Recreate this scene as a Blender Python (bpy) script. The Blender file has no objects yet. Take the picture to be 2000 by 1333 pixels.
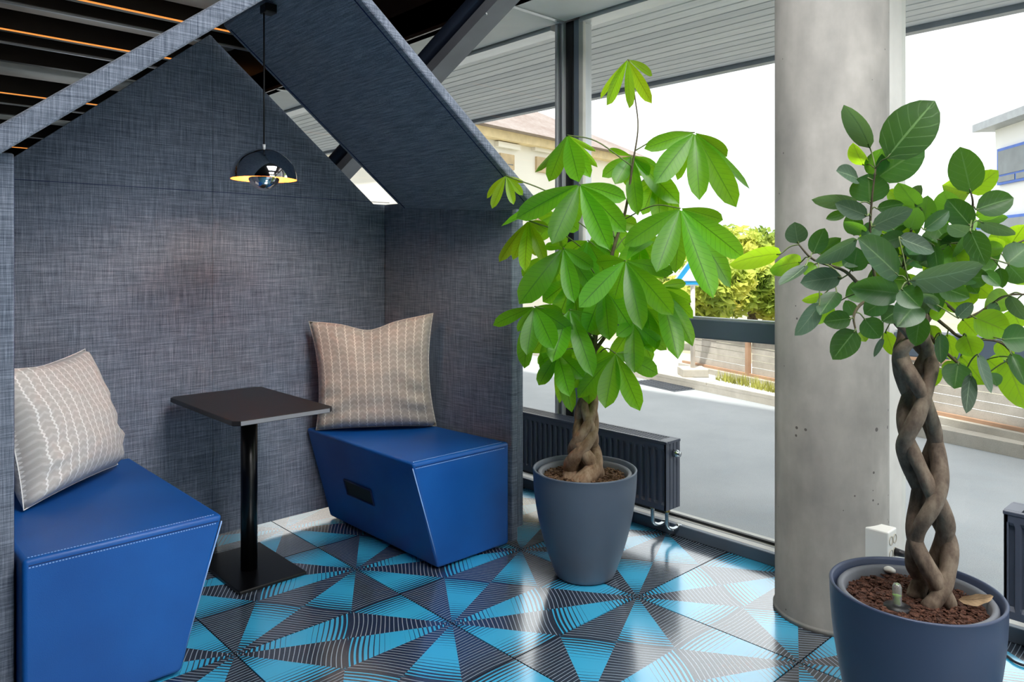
import bpy, bmesh, math, random
from mathutils import Vector, Matrix, noise
rnd = random.Random(7)
SC = bpy.context.scene
COL = SC.collection
# ------------------------------------------------------------------ camera
FPX, YH, CAMH = 1460.0, 510.0, 1.2
TH = math.atan2(1370.0, 1460.0)
DV = Vector((math.sin(TH), math.cos(TH), 0)); RV = Vector((math.cos(TH), -math.sin(TH), 0)); UP = Vector((0, 0, 1))
CAM = Vector((0, 0, CAMH))
cd = bpy.data.cameras.new('camera'); cam = bpy.data.objects.new('camera', cd); COL.objects.link(cam)
cd.sensor_width = 36; cd.lens = FPX / 2000 * 36; cd.shift_y = -(666.5 - YH) / 2000; cd.clip_end = 300; cd.clip_start = 0.02
cam.location = CAM; cam.rotation_euler = (math.pi / 2, 0, -TH)
SC.camera = cam
# ------------------------------------------------------------------ sky, sun, exposure
W = bpy.data.worlds.new('sky'); SC.world = W; W.use_nodes = True
nt = W.node_tree; nt.nodes.clear()
wo = nt.nodes.new('ShaderNodeOutputWorld'); bg = nt.nodes.new('ShaderNodeBackground'); nt.links.new(bg.outputs[0], wo.inputs[0])
tc = nt.nodes.new('ShaderNodeTexCoord'); mp = nt.nodes.new('ShaderNodeMapping'); mp.inputs['Scale'].default_value = (1, 1, 2.6)
nz = nt.nodes.new('ShaderNodeTexNoise'); nz.inputs['Scale'].default_value = 3.2; nz.inputs['Detail'].default_value = 6; nz.inputs['Roughness'].default_value = .55
rp = nt.nodes.new('ShaderNodeValToRGB')
rp.color_ramp.elements[0].position = .36; rp.color_ramp.elements[0].color = (.49, .52, .55, 1)
rp.color_ramp.elements[1].position = .62; rp.color_ramp.elements[1].color = (1.0, 1.0, 1.0, 1)
nt.links.new(tc.outputs['Generated'], mp.inputs[0]); nt.links.new(mp.outputs[0], nz.inputs[0]); nt.links.new(nz.outputs['Fac'], rp.inputs[0]); nt.links.new(rp.outputs[0], bg.inputs[0])
bg.inputs[1].default_value = 1.25
sl = bpy.data.lights.new('sun', 'SUN'); sl.energy = 2.4; sl.angle = math.radians(1.5); sl.color = (1, .95, .86)
sun = bpy.data.objects.new('sun', sl); COL.objects.link(sun); sun.rotation_euler = Vector((-.40, -.12, .9)).to_track_quat('Z', 'Y').to_euler(); sun.location = (-6, -3, 14)
vs = SC.view_settings; vs.view_transform = 'Standard'; vs.look = 'None'; vs.exposure = 1.1; vs.gamma = 1.0; vs.use_curve_mapping = False

# ------------------------------------------------------------------ pixel helpers (photo measurements -> room positions)
def ray(px, py): return DV + RV * ((px - 1000) / FPX) + UP * ((YH - py) / FPX)
def fl(px, py, z=0):
    r = ray(px, py); return CAM + r * ((z - CAMH) / r.z)
def on(px, py, ax, v):
    r = ray(px, py); return CAM + r * ((v - CAM[ax]) / r[ax])
def at(px, py, d): return CAM + ray(px, py) * d

# ------------------------------------------------------------------ materials
class X:
    """tiny math-node expression"""
    def __init__(s, t, o): s.t = t; s.o = o
    def _m(s, op, b=None, c=None):
        n = s.t.nodes.new('ShaderNodeMath'); n.operation = op; s.t.links.new(s.o, n.inputs[0])
        for i, v in ((1, b), (2, c)):
            if v is None: continue
            if isinstance(v, X): s.t.links.new(v.o, n.inputs[i])
            else: n.inputs[i].default_value = v
        return X(s.t, n.outputs[0])
    def __add__(s, b): return s._m('ADD', b)
    __radd__ = __add__
    def __sub__(s, b): return s._m('SUBTRACT', b)
    def __mul__(s, b): return s._m('MULTIPLY', b)
    __rmul__ = __mul__
    def __rsub__(s, b): return (s * -1) + b
    def lt(s, b): return s._m('LESS_THAN', b)
    def gt(s, b): return s._m('GREATER_THAN', b)
    def frac(s): return s._m('FRACT')
    def abs(s): return s._m('ABSOLUTE')
    def sin(s): return s._m('SINE')
    def pw(s, b): return s._m('POWER', b)
    def mn(s, b): return s._m('MINIMUM', b)
    def mx(s, b): return s._m('MAXIMUM', b)
    def sel(s, a, b): return a * s + b * (1 - s)
def newmat(name):
    m = bpy.data.materials.new(name); m.use_nodes = True
    t = m.node_tree; return m, t, t.nodes['Principled BSDF']
def seti(b, **k):
    for n, v in k.items(): b.inputs[n.replace('_', ' ')].default_value = v
def rgb(r, g, b):
    f = lambda c: ((c / 255 + .055) / 1.055) ** 2.4 if c > 10 else c / 255 / 12.92
    return (f(r), f(g), f(b), 1)
def mixc(t, fac, a, b):
    n = t.nodes.new('ShaderNodeMix'); n.data_type = 'RGBA'
    for i, v in ((0, fac), (6, a), (7, b)):
        if isinstance(v, X): t.links.new(v.o, n.inputs[i])
        elif isinstance(v, bpy.types.NodeSocket): t.links.new(v, n.inputs[i])
        else: n.inputs[i].default_value = v
    return n.outputs[2]
def coords(t, kind='Object', scale=(1, 1, 1)):
    if kind == 'World':
        o = t.nodes.new('ShaderNodeNewGeometry').outputs['Position']
    else: o = t.nodes.new('ShaderNodeTexCoord').outputs[kind]
    if scale != (1, 1, 1):
        n = t.nodes.new('ShaderNodeMapping'); n.inputs['Scale'].default_value = scale; t.links.new(o, n.inputs[0]); o = n.outputs[0]
    return o
def xyz(t, o):
    n = t.nodes.new('ShaderNodeSeparateXYZ'); t.links.new(o, n.inputs[0]); return [X(t, n.outputs[i]) for i in range(3)]
def noisex(t, co, scale, detail=3, rough=.5):
    n = t.nodes.new('ShaderNodeTexNoise'); n.inputs['Scale'].default_value = scale; n.inputs['Detail'].default_value = detail; n.inputs['Roughness'].default_value = rough
    t.links.new(co, n.inputs[0]); return X(t, n.outputs['Fac'])
def ramp(t, x, *stops):
    n = t.nodes.new('ShaderNodeValToRGB'); e = n.color_ramp.elements
    while len(e) < len(stops): e.new(.5)
    for i, (p, c) in enumerate(stops): e[i].position = p; e[i].color = c
    t.links.new(x.o, n.inputs[0]); return n.outputs[0]
def bump(t, b, h, strength=.3, dist=.01):
    n = t.nodes.new('ShaderNodeBump'); n.inputs['Strength'].default_value = strength; n.inputs['Distance'].default_value = dist
    t.links.new(h.o, n.inputs['Height']); t.links.new(n.outputs[0], b.inputs['Normal'])
def plain(name, c, rough=.5, metal=0, var=.12, vs=6, bmp=0, bscale=60, **k):
    m, t, b = newmat(name)
    co = coords(t); n = noisex(t, co, vs, 4)
    lo = tuple(v * (1 - var) for v in c[:3]) + (1,); hi = tuple(min(1, v * (1 + var)) for v in c[:3]) + (1,)
    t.links.new(ramp(t, n, (.3, lo), (.7, hi)), b.inputs['Base Color'])
    seti(b, Roughness=rough, Metallic=metal, **k)
    if bmp: bump(t, b, noisex(t, co, bscale, 3), bmp, .004)
    return m
M = {}
def mat_fabric(name, dark, light, coord='World'):
    m, t, b = newmat(name)
    h = noisex(t, coords(t, coord, (9, 9, 330)), 1.0, 3, .65); v = noisex(t, coords(t, coord, (330, 330, 9)), 1.0, 3, .65)
    f = noisex(t, coords(t, coord), 700, 2)
    s = (h + v) * .42 + f * .16
    t.links.new(ramp(t, s, (.36, dark), (.5, tuple((dark[i] + light[i]) / 2.4 for i in range(3)) + (1,)), (.66, light)), b.inputs['Base Color'])
    seti(b, Roughness=.95, Sheen_Weight=.25, Sheen_Roughness=.5); bump(t, b, s, .35, .003); return m
M['fabric'] = mat_fabric('pod_fabric', rgb(52, 65, 83), rgb(154, 164, 182))
def mat_floor():
    m, t, b = newmat('printed_tile')
    x, y, z = xyz(t, coords(t, 'World'))
    a = (x - 1.548) * (1 / .604); bb = (y - 1.640) * (1 / .598)
    al = (bb - .5) - a * .5
    fa = al.frac(); fb = a.frac(); s = fa + fb; up = s.gt(1.0)
    X_ = up.sel(s - 1.0, 1 - s); Y_ = up.sel(1 - fb, fb); Z_ = up.sel(1 - fa, fa)
    mm = X_.mn(Y_).mn(Z_)
    isz = (Z_ - mm).lt(1e-5); isx = (1 - isz) * (X_ - mm).lt(1e-5); isy = (1 - isz) * (1 - isx)
    u = isz * (Y_ + Z_ * .5) + isx * (Z_ + X_ * .5) + isy * (X_ + Y_ * .5)
    c = mm * 3
    uw = u + (c * 3.1).sin() * ((u * 9.0).sin() * .010)
    tri = (((uw * 44).frac() - .5).abs()) * 2
    blue = u.lt(.5)
    dd = ((u - .27).abs() * (1 / .26)).mn(1.0).pw(1.6) * .96 - .03
    dk = tri.lt(dd)
    pl = tri.lt(.17)
    DARK = rgb(40, 48, 62); BLUE = rgb(62, 184, 230); PALE = rgb(158, 176, 192)
    cb = mixc(t, dk, BLUE, DARK); cdk = mixc(t, pl, DARK, PALE)
    t.links.new(mixc(t, blue, cdk, cb), b.inputs['Base Color'])
    seti(b, Roughness=.22, IOR=2.5, Coat_Weight=1.0, Coat_Roughness=.14, Coat_IOR=1.8); return m
M['tile'] = mat_floor()
M['grout'] = plain('tile_joint', rgb(34, 36, 40), 1.0, Specular_IOR_Level=0.0)
def mat_leather():
    m, t, b = newmat('blue_leather'); co = coords(t)
    n = noisex(t, co, 3, 3)
    t.links.new(ramp(t, n, (.3, rgb(8, 76, 150)), (.7, rgb(16, 92, 172))), b.inputs['Base Color'])
    seti(b, Roughness=.42, IOR=1.45)
    v = t.nodes.new('ShaderNodeTexVoronoi'); v.inputs['Scale'].default_value = 420; t.links.new(co, v.inputs[0]); bump(t, b, X(t, v.outputs['Distance']), .12, .002); return m
M['leather'] = mat_leather()
M['stitch'] = plain('blue_thread', rgb(140, 178, 230), .7)
M['seam'] = plain('dark_blue_seam', rgb(8, 34, 82), .6)
M['slot'] = plain('black_slot', rgb(6, 6, 8), .6)
def mat_cushion(name, c0, c1, c2):
    m, t, b = newmat(name); x, y, z = xyz(t, coords(t, 'UV'))
    w = x * 14 + (y * 200).sin() * .05
    tri = ((w.frac() - .5).abs()) * 2
    ln = tri.gt(.86)
    lf = ((((w.frac() - .5).abs() * 7 + y * 110).sin()) * .5 + .5)
    leafy = lf.pw(3) * .55
    fz = noisex(t, coords(t, 'UV'), 160, 3)
    base = mixc(t, leafy + fz * .35, c0, c1)
    t.links.new(mixc(t, ln, base, c2), b.inputs['Base Color'])
    seti(b, Roughness=.95, Sheen_Weight=.2); bump(t, b, ln * .6 + fz * .5, .25, .003); return m
M['cushion'] = mat_cushion('beige_cushion_weave', rgb(176, 162, 148), rgb(208, 196, 182), rgb(228, 218, 204))
M['cushion_grey'] = mat_cushion('grey_cushion_weave', rgb(182, 180, 176), rgb(214, 213, 210), rgb(236, 236, 234))
M['black_top'] = plain('dark_laminate', rgb(36, 32, 31), .45, bmp=.05)
M['black_metal'] = plain('black_steel', rgb(9, 9, 11), .3, .3)
M['chrome'] = plain('chrome', (.62, .63, .66, 1), .06, 1, .02)
M['shade_in'] = plain('shade_lining', rgb(170, 84, 20), .5)
M['cord'] = plain('black_cord', rgb(10, 10, 12), .6)
def mat_emit(name, c, s):
    m, t, b = newmat(name); seti(b, Base_Color=c, Emission_Color=c, Emission_Strength=s); return m
M['bulb'] = mat_emit('bulb_glow', (1, .78, .54, 1), 340)
M['led'] = mat_emit('led_strip_glow', (1, .36, .07, 1), .42)
M['fill_light'] = mat_emit('fill_panel_glow', (1, .98, .96, 1), 10.0)  # emission of the added fill panels
M['pot'] = plain('matt_grey_plastic', rgb(84, 96, 112), .48, var=.04)
M['pot_in'] = plain('grey_plastic_liner', rgb(108, 112, 120), .5, var=.04)
M['pot_dark'] = plain('dark_blue_grey_plastic', rgb(62, 74, 100), .45, var=.04)
def mat_soil(name, a, b_, c):
    m, t, b = newmat(name); co = coords(t, 'World'); n = noisex(t, co, 90, 5, .7)
    t.links.new(ramp(t, n, (.3, a), (.5, b_), (.72, c)), b.inputs['Base Color']); seti(b, Roughness=.95); bump(t, b, n, .8, .02); return m
M['soil_light'] = mat_soil('bark_soil', rgb(52, 36, 28), rgb(110, 80, 56), rgb(190, 154, 118))
M['soil_red'] = mat_soil('coco_soil', rgb(44, 28, 22), rgb(92, 58, 44), rgb(138, 94, 74))
def mat_bark(name, a, b_, c):
    m, t, b = newmat(name); co = coords(t, 'World', (1, 1, 1)); n = noisex(t, coords(t, 'World', (1, 1, .55)), 42, 5, .62); n2 = noisex(t, co, 8, 3)
    t.links.new(ramp(t, n * .7 + n2 * .3, (.32, a), (.5, b_), (.68, c)), b.inputs['Base Color']); seti(b, Roughness=.85); bump(t, b, n, .35, .008); return m
M['bark_tan'] = mat_bark('tan_bark', rgb(88, 66, 50), rgb(142, 116, 92), rgb(178, 156, 132))
M['bark_grey'] = mat_bark('grey_brown_bark', rgb(66, 54, 46), rgb(116, 100, 86), rgb(150, 136, 118))
M['twig'] = mat_bark('dark_twig', rgb(50, 44, 34), rgb(78, 70, 52), rgb(100, 96, 66))
M['petiole'] = plain('green_stalk', rgb(96, 112, 62), .6)
def mat_leaf(name, top, vein, trans, tw, nv, rough=.35, spec=.5):
    m, t, b = newmat(name)
    x, y, z = xyz(t, coords(t, 'UV'))
    s = (x - .5).abs() * 2
    mid = s.lt(.045)
    lat = (((y * nv - s * 1.6).frac() - .5).abs() * 2).gt(.90) * s.lt(.93)
    oi = t.nodes.new('ShaderNodeObjectInfo'); r = X(t, oi.outputs['Random'])
    n = noisex(t, coords(t, 'Object'), 25, 3)
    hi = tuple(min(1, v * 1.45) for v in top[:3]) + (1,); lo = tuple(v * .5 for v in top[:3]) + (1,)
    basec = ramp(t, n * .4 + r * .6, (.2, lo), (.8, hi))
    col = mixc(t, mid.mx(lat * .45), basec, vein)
    t.links.new(col, b.inputs['Base Color']); seti(b, Roughness=rough)
    b.inputs['Specular IOR Level'].default_value = spec
    tr = t.nodes.new('ShaderNodeBsdfTranslucent')
    t.links.new(mixc(t, mid.mx(lat * .5), trans, tuple(v * .55 for v in trans[:3]) + (1,)), tr.inputs[0])
    ms = t.nodes.new('ShaderNodeMixShader'); ms.inputs[0].default_value = tw
    t.links.new(b.outputs[0], ms.inputs[1]); t.links.new(tr.outputs[0], ms.inputs[2])
    t.links.new(ms.outputs[0], t.nodes['Material Output'].inputs[0])
    bump(t, b, (lat + mid) * -1.0 + s * s, .25, .004); return m
M['leaf_p'] = mat_leaf('money_tree_leaf', rgb(72, 140, 26), rgb(56, 112, 30), (.40, .80, .02, 1), .54, 13, .36)
M['leaf_py'] = mat_leaf('young_money_tree_leaf', rgb(126, 180, 40), rgb(100, 150, 40), (.62, .85, .02, 1), .66, 13, .4)
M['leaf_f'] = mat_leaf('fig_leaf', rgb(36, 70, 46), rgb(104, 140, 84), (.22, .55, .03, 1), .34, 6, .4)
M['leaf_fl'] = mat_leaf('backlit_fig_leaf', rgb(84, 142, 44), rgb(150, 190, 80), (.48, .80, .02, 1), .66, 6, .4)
M['leaf_fg'] = mat_leaf('grey_green_fig_leaf', rgb(72, 94, 78), rgb(124, 146, 116), (.18, .34, .08, 1), .22, 6, .5)  # greyer green than the plain fig leaf, less translucent
M['leaf_dry'] = mat_leaf('dry_leaf', rgb(176, 150, 118), rgb(130, 104, 76), (.4, .28, .15, 1), .2, 6, .7)
def mat_concrete():
    m, t, b = newmat('cast_concrete'); co = coords(t, 'World')
    n = noisex(t, co, 4.5, 6, .6); n2 = noisex(t, coords(t, 'World', (1, 1, .35)), 14, 4)
    v = t.nodes.new('ShaderNodeTexVoronoi'); v.inputs['Scale'].default_value = 20; t.links.new(co, v.inputs[0])
    sz = noisex(t, co, 5, 2)
    pit = X(t, v.outputs['Distance']).lt((sz - .46) * .62)

    c0 = ramp(t, n * .6 + n2 * .4, (.3, rgb(100, 100, 97)), (.55, rgb(127, 126, 122)), (.75, rgb(147, 146, 142)))
    t.links.new(mixc(t, pit, c0, rgb(60, 58, 56)), b.inputs['Base Color']); seti(b, Roughness=.75); bump(t, b, n2 - pit * 1.0, .25, .006); return m
M['concrete'] = mat_concrete()
M['white_ceiling'] = plain('white_ceiling_board', rgb(236, 236, 234), .8, var=.03)
M['alu'] = plain('light_aluminium', rgb(196, 200, 204), .35, .35, var=.05)
M['alu_grey'] = plain('grey_aluminium', rgb(128, 140, 156), .4, .3, var=.05)
M['frame_dark'] = plain('dark_grey_frame', rgb(92, 104, 118), .42, .05, var=.05)
M['frame_black'] = plain('black_frame', rgb(26, 28, 32), .5)
M['post_white'] = plain('off_white_post', rgb(206, 205, 200), .5)
M['post_green'] = plain('green_grey_seal', rgb(96, 108, 104), .6)
M['rad'] = plain('anthracite_enamel', rgb(78, 84, 99), .35, .05, var=.04)
M['rad_dark'] = plain('radiator_gap', rgb(16, 18, 22), .7)
M['steel_pipe'] = plain('zinc_pipe', rgb(190, 196, 200), .22, .9)
M['brass'] = plain('brass', rgb(180, 150, 84), .35, .9)
M['steel_beam'] = plain('grey_painted_steel', rgb(134, 136, 142), .42, .1)
M['steel_dark'] = plain('dark_blue_steel', rgb(38, 46, 62), .3, .3)
M['brown_dark'] = plain('dark_brown_panel', rgb(36, 24, 22), .35)
M['black_ceil'] = plain('black_ceiling', rgb(12, 11, 11), .6)
M['baffle'] = plain('dark_wood_baffle', rgb(40, 32, 28), .38)
M['lit_band'] = plain('grey_lit_band', rgb(176, 172, 166), .4, .1)  # pale grey standing in for light caught on the ceiling
M['plastic_white'] = plain('white_plastic', rgb(226, 226, 220), .4, var=.03)
M['socket_in'] = plain('socket_recess', rgb(168, 164, 150), .5)
M['black_plastic'] = plain('black_plastic', rgb(20, 20, 24), .45)
def mat_plank():
    m, t, b = newmat('painted_plank'); co = coords(t, 'World', (14, 1.1, 1)); n = noisex(t, co, 6, 5, .65); oi = t.nodes.new('ShaderNodeObjectInfo'); r = X(t, oi.outputs['Random'])
    t.links.new(ramp(t, n * .7 + r * .3, (.25, rgb(204, 206, 208)), (.75, rgb(240, 240, 238))), b.inputs['Base Color']); seti(b, Roughness=.7); bump(t, b, n, .2, .004); return m
M['plank'] = mat_plank()
M['soffit_back'] = plain('soffit_backing', rgb(70, 72, 76), .9)
M['fascia'] = plain('grey_fascia', rgb(150, 156, 164), .5)
def mat_glass():
    m, t, b = newmat('window_glass')
    tr = t.nodes.new('ShaderNodeBsdfTransparent'); tr.inputs[0].default_value = (.97, .985, .98, 1)
    gl = t.nodes.new('ShaderNodeBsdfGlossy'); gl.inputs['Roughness'].default_value = .02
    lw = t.nodes.new('ShaderNodeLayerWeight'); lw.inputs[0].default_value = .5; fac = X(t, lw.outputs['Facing']).pw(5) * .5 + .018
    ms = t.nodes.new('ShaderNodeMixShader'); t.links.new(fac.o, ms.inputs[0]); t.links.new(tr.outputs[0], ms.inputs[1]); t.links.new(gl.outputs[0], ms.inputs[2])
    t.links.new(ms.outputs[0], t.nodes['Material Output'].inputs[0]); return m
M['glass'] = mat_glass()
M['tube_clear'] = plain('clear_plastic', (.85, .88, .9, 1), .1, Transmission_Weight=.8, var=.02)
M['green_float'] = plain('green_float', rgb(150, 210, 40), .4)
def mat_ground(name, a, b_, sc=3, fine=180):
    m, t, b = newmat(name); co = coords(t, 'World'); n = noisex(t, co, sc, 5, .6); f = noisex(t, co, fine, 2)
    t.links.new(ramp(t, n * .6 + f * .4, (.3, a), (.7, b_)), b.inputs['Base Color']); seti(b, Roughness=.92); bump(t, b, f, .3, .01); return m
M['asphalt'] = mat_ground('light_asphalt', rgb(150, 155, 159), rgb(178, 181, 184), 1.2)
M['pavement'] = mat_ground('pavement', rgb(182, 184, 186), rgb(206, 206, 204), 2)
M['curb'] = mat_ground('granite_curb', rgb(176, 170, 160), rgb(206, 200, 190), 8)
M['earth'] = mat_ground('far_ground', rgb(150, 146, 128), rgb(190, 184, 164), .5)
M['grass'] = plain('dry_grass', rgb(170, 170, 84), .9, var=.3)
M['fence_wood'] = mat_ground('weathered_fence_wood', rgb(176, 170, 162), rgb(212, 206, 198), 9)
M['rust'] = plain('rusty_post', rgb(184, 148, 122), .7)
M['iron'] = plain('iron_grate', rgb(76, 80, 88), .6)
def mat_tree():
    m, t, b = newmat('sunlit_foliage'); n = noisex(t, coords(t, 'World'), 1.7, 4)
    c = ramp(t, n, (.32, rgb(120, 150, 60)), (.5, rgb(184, 198, 84)), (.68, rgb(230, 222, 112)))
    t.links.new(c, b.inputs['Base Color']); seti(b, Roughness=.7)
    tr = t.nodes.new('ShaderNodeBsdfTranslucent'); t.links.new(c, tr.inputs[0])
    ms = t.nodes.new('ShaderNodeMixShader'); ms.inputs[0].default_value = .45; t.links.new(b.outputs[0], ms.inputs[1]); t.links.new(tr.outputs[0], ms.inputs[2])
    t.links.new(ms.outputs[0], t.nodes['Material Output'].inputs[0]); return m
M['tree'] = mat_tree()
M['house'] = plain('white_render', rgb(228, 224, 214), .85, var=.04, vs=1)
M['house_trim'] = plain('cream_cornice', rgb(222, 202, 160), .8)
M['roof'] = mat_ground('weathered_roof_slate', rgb(126, 108, 100), rgb(158, 150, 146), 1.4, 14)
M['win_frame'] = plain('beige_window_frame', rgb(190, 168, 132), .6)
M['win_glass'] = plain('far_window_glass', rgb(96, 106, 112), .08, var=.2, vs=3)
M['block'] = plain('white_facade', rgb(226, 228, 232), .8, var=.03, vs=1)
M['blue_frame'] = plain('blue_window_frame', rgb(52, 98, 190), .5)
M['sign_blue'] = plain('sign_blue', rgb(40, 160, 220), .4)
M['sign_white'] = plain('sign_white', rgb(238, 238, 240), .4)
M['pole'] = plain('pale_post', rgb(222, 214, 206), .5)

# ------------------------------------------------------------------ mesh helpers
def link(name, me, mat, parent=None):
    o = bpy.data.objects.new(name, me); COL.objects.link(o)
    if mat is not None and not me.materials: me.materials.append(M[mat])
    if parent is not None: o.parent = parent
    return o
def fin(name, bm, mat, parent=None, smooth=False, loc=None):
    bmesh.ops.recalc_face_normals(bm, faces=bm.faces[:])
    me = bpy.data.meshes.new(name); bm.to_mesh(me); bm.free()
    if smooth:
        for p in me.polygons: p.use_smooth = True
    o = link(name, me, mat, parent)
    if loc is not None: o.location = loc
    return o
def empty(name, loc=(0, 0, 0)):
    o = bpy.data.objects.new(name, None); COL.objects.link(o); o.location = loc; o.empty_display_size = .1; return o
def tag(o, label, cat, group=None):
    o['label'] = label; o['category'] = cat
    if group: o['group'] = group
    return o
def struct(o, label=None):
    o['kind'] = 'structure'
    if label: o['label'] = label
    return o
def box(bm, x0, x1, y0, y1, z0, z1, bev=0, seg=2):
    r = bmesh.ops.create_cube(bm, size=1.0); vs_ = r['verts']
    for v in vs_: v.co = Vector(((x0 + x1) / 2 + v.co.x * (x1 - x0), (y0 + y1) / 2 + v.co.y * (y1 - y0), (z0 + z1) / 2 + v.co.z * (z1 - z0)))
    if bev:
        es = list({e for v in vs_ for e in v.link_edges}); bmesh.ops.bevel(bm, geom=es, offset=bev, segments=seg, profile=.5, affect='EDGES')
def boxo(name, x0, x1, y0, y1, z0, z1, mat, parent=None, bev=0, seg=2, smooth=False):
    bm = bmesh.new(); box(bm, x0, x1, y0, y1, z0, z1, bev, seg)
    o = fin(name, bm, mat, parent, smooth); return o
def prism(bm, poly, d):
    """poly: list of Vector (planar), d: extrusion Vector"""
    a = [bm.verts.new(p) for p in poly]; b = [bm.verts.new(p + d) for p in poly]; n = len(a)
    bm.faces.new(a); bm.faces.new(b[::-1])
    for i in range(n): bm.faces.new((a[i], b[i], b[(i + 1) % n], a[(i + 1) % n]))
def tube(bm, pts, rad, seg=10, caps=True):
    pts = [Vector(p) for p in pts]; n = len(pts); rings = []; pn = None
    for i, p in enumerate(pts):
        tdir = (pts[min(n - 1, i + 1)] - pts[max(0, i - 1)]).normalized()
        if pn is None: pn = tdir.orthogonal().normalized()
        pn = (pn - tdir * pn.dot(tdir)); pn = pn.normalized() if pn.length > 1e-6 else tdir.orthogonal().normalized()
        bn = tdir.cross(pn); r = rad[i] if isinstance(rad, (list, tuple)) else rad
        rings.append([bm.verts.new(p + (pn * math.cos(2 * math.pi * k / seg) + bn * math.sin(2 * math.pi * k / seg)) * r) for k in range(seg)])
    for i in range(n - 1):
        for k in range(seg): bm.faces.new((rings[i][k], rings[i][(k + 1) % seg], rings[i + 1][(k + 1) % seg], rings[i + 1][k]))
    if caps: bm.faces.new(rings[0][::-1]); bm.faces.new(rings[-1])
def tubeo(name, pts, rad, mat, parent=None, seg=10):
    bm = bmesh.new(); tube(bm, pts, rad, seg); return fin(name, bm, mat, parent, True)
def smooth_path(pts, n):
    """Catmull-Rom"""
    pts = [Vector(p) for p in pts]; out = []
    P = [pts[0] * 2 - pts[1]] + pts + [pts[-1] * 2 - pts[-2]]; m = len(pts) - 1
    for i in range(n + 1):
        s = i / n * m; k = min(int(s), m - 1); f = s - k; a, b, c, d = P[k:k + 4]
        out.append(.5 * ((2 * b) + (c - a) * f + (2 * a - 5 * b + 4 * c - d) * f * f + (3 * b - a - 3 * c + d) * f ** 3))
    return out
def lathe(bm, prof, seg=48, c=(0, 0, 0)):
    c = Vector(c); rings = []
    for r, z in prof:
        if r < 1e-5: rings.append([bm.verts.new(c + Vector((0, 0, z)))])
        else: rings.append([bm.verts.new(c + Vector((r * math.cos(2 * math.pi * k / seg), r * math.sin(2 * math.pi * k / seg), z))) for k in range(seg)])
    for a, b in zip(rings, rings[1:]):
        for k in range(seg):
            q = [a[k % len(a)], a[(k + 1) % len(a)], b[(k + 1) % len(b)], b[k % len(b)]]; u = []
            for v in q:
                if v not in u: u.append(v)
            if len(u) > 2: bm.faces.new(u)
def latheo(name, prof, mat, parent=None, c=(0, 0, 0), seg=48, loc=None):
    bm = bmesh.new(); lathe(bm, prof, seg, c); return fin(name, bm, mat, parent, True, loc)

# ================================================================== SETTING
ROOM_X0, ROOM_X1, ROOM_Y0, ROOM_Y1 = -5.0, 2.76, -3.4, 14.0
GX = 2.86          # glass plane
CZ = 2.42          # white ceiling strip / soffit height
# floor with printed tiles
TX, TY, OX, OY = .604, .598, 1.548, 1.640
flo = struct(boxo('floor', ROOM_X0, 2.90, ROOM_Y0, ROOM_Y1, -.14, -.004, 'grout'))
tile_me = {}
def tile(x0, x1, y0, y1):
    k = (round(x1 - x0, 4), round(y1 - y0, 4))
    if k not in tile_me:
        bm = bmesh.new(); box(bm, 0, x1 - x0, 0, y1 - y0, -.008, 0)
        me = bpy.data.meshes.new('floor_tile'); bmesh.ops.recalc_face_normals(bm, faces=bm.faces[:]); bm.to_mesh(me); bm.free(); me.materials.append(M['tile']); tile_me[k] = me
    o = link('floor_tile', tile_me[k], None, flo); o.location = (x0, y0, 0)
g = .0022
for i in range(-4, 3):
    for j in range(-4, 6):
        x0 = OX + i * TX + g; x1 = min(OX + (i + 1) * TX - g, 2.759); y0 = OY + j * TY + g; y1 = OY + (j + 1) * TY - g
        if x1 - x0 > .02: tile(x0, x1, y0, y1)
# the rest of the floor beyond the tiles that can be picked out
rest = bmesh.new()
xa, xb, ya, yb = OX - 4 * TX, 2.759, OY - 4 * TY, OY + 6 * TY
for r in ((ROOM_X0, 2.759, ROOM_Y0, ya - g), (ROOM_X0, 2.759, yb + g, ROOM_Y1), (ROOM_X0, xa - g, ya, yb)): box(rest, r[0], r[1], r[2], r[3], -.006, 0)
fin('floor_tile_field', rest, 'tile', flo)['kind'] = 'stuff'

# walls out of view (left, back) and the glazed rear
struct(boxo('wall_left', ROOM_X0 - .2, ROOM_X0, ROOM_Y0, ROOM_Y1, 0, 3.3, 'steel_dark'))
struct(boxo('wall_back', ROOM_X0, 2.9, ROOM_Y1, ROOM_Y1 + .2, 0, 3.3, 'brown_dark'))
# dark open ceiling with baffles
cl = struct(boxo('ceiling', ROOM_X0, 2.40, ROOM_Y0 - .1, ROOM_Y1, 3.25, 3.4, 'black_ceil'))
boxo('bulkhead', 2.40, 2.46, ROOM_Y0, ROOM_Y1, CZ, 3.25, 'brown_dark', cl)
ZB = 2.75
def member(ypx, kind, led=True):
    Y = fl(0, ypx, ZB).y
    if kind == 'baffle':
        o = boxo('baffle', ROOM_X0 + .02, 2.38, Y - .03, Y + .03, ZB, 3.22, 'baffle', cl)
        if ypx in (58, 182, 286, -30): boxo('led_strip', ROOM_X0 + .02, 2.38, Y - .034, Y - .028, ZB - .004, ZB + .006, 'led', o)
    elif kind == 'edge':
        o = boxo('baffle', ROOM_X0 + .02, 2.38, Y - .03, Y + .04, ZB, 3.22, 'baffle', cl)
        boxo('edge_trim', ROOM_X0 + .02, 2.38, Y - .012, Y + .012, ZB - .012, ZB, 'alu', o)
    elif kind == 'lit_band':
        bm = bmesh.new(); box(bm, ROOM_X0 + .02, 2.38, Y - .2, Y + .2, ZB + .06, ZB + .2, .05, 3); fin('lit_band', bm, 'lit_band', cl, True)  # grey boxes stand in for lit bands on the glossy ceiling
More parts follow.
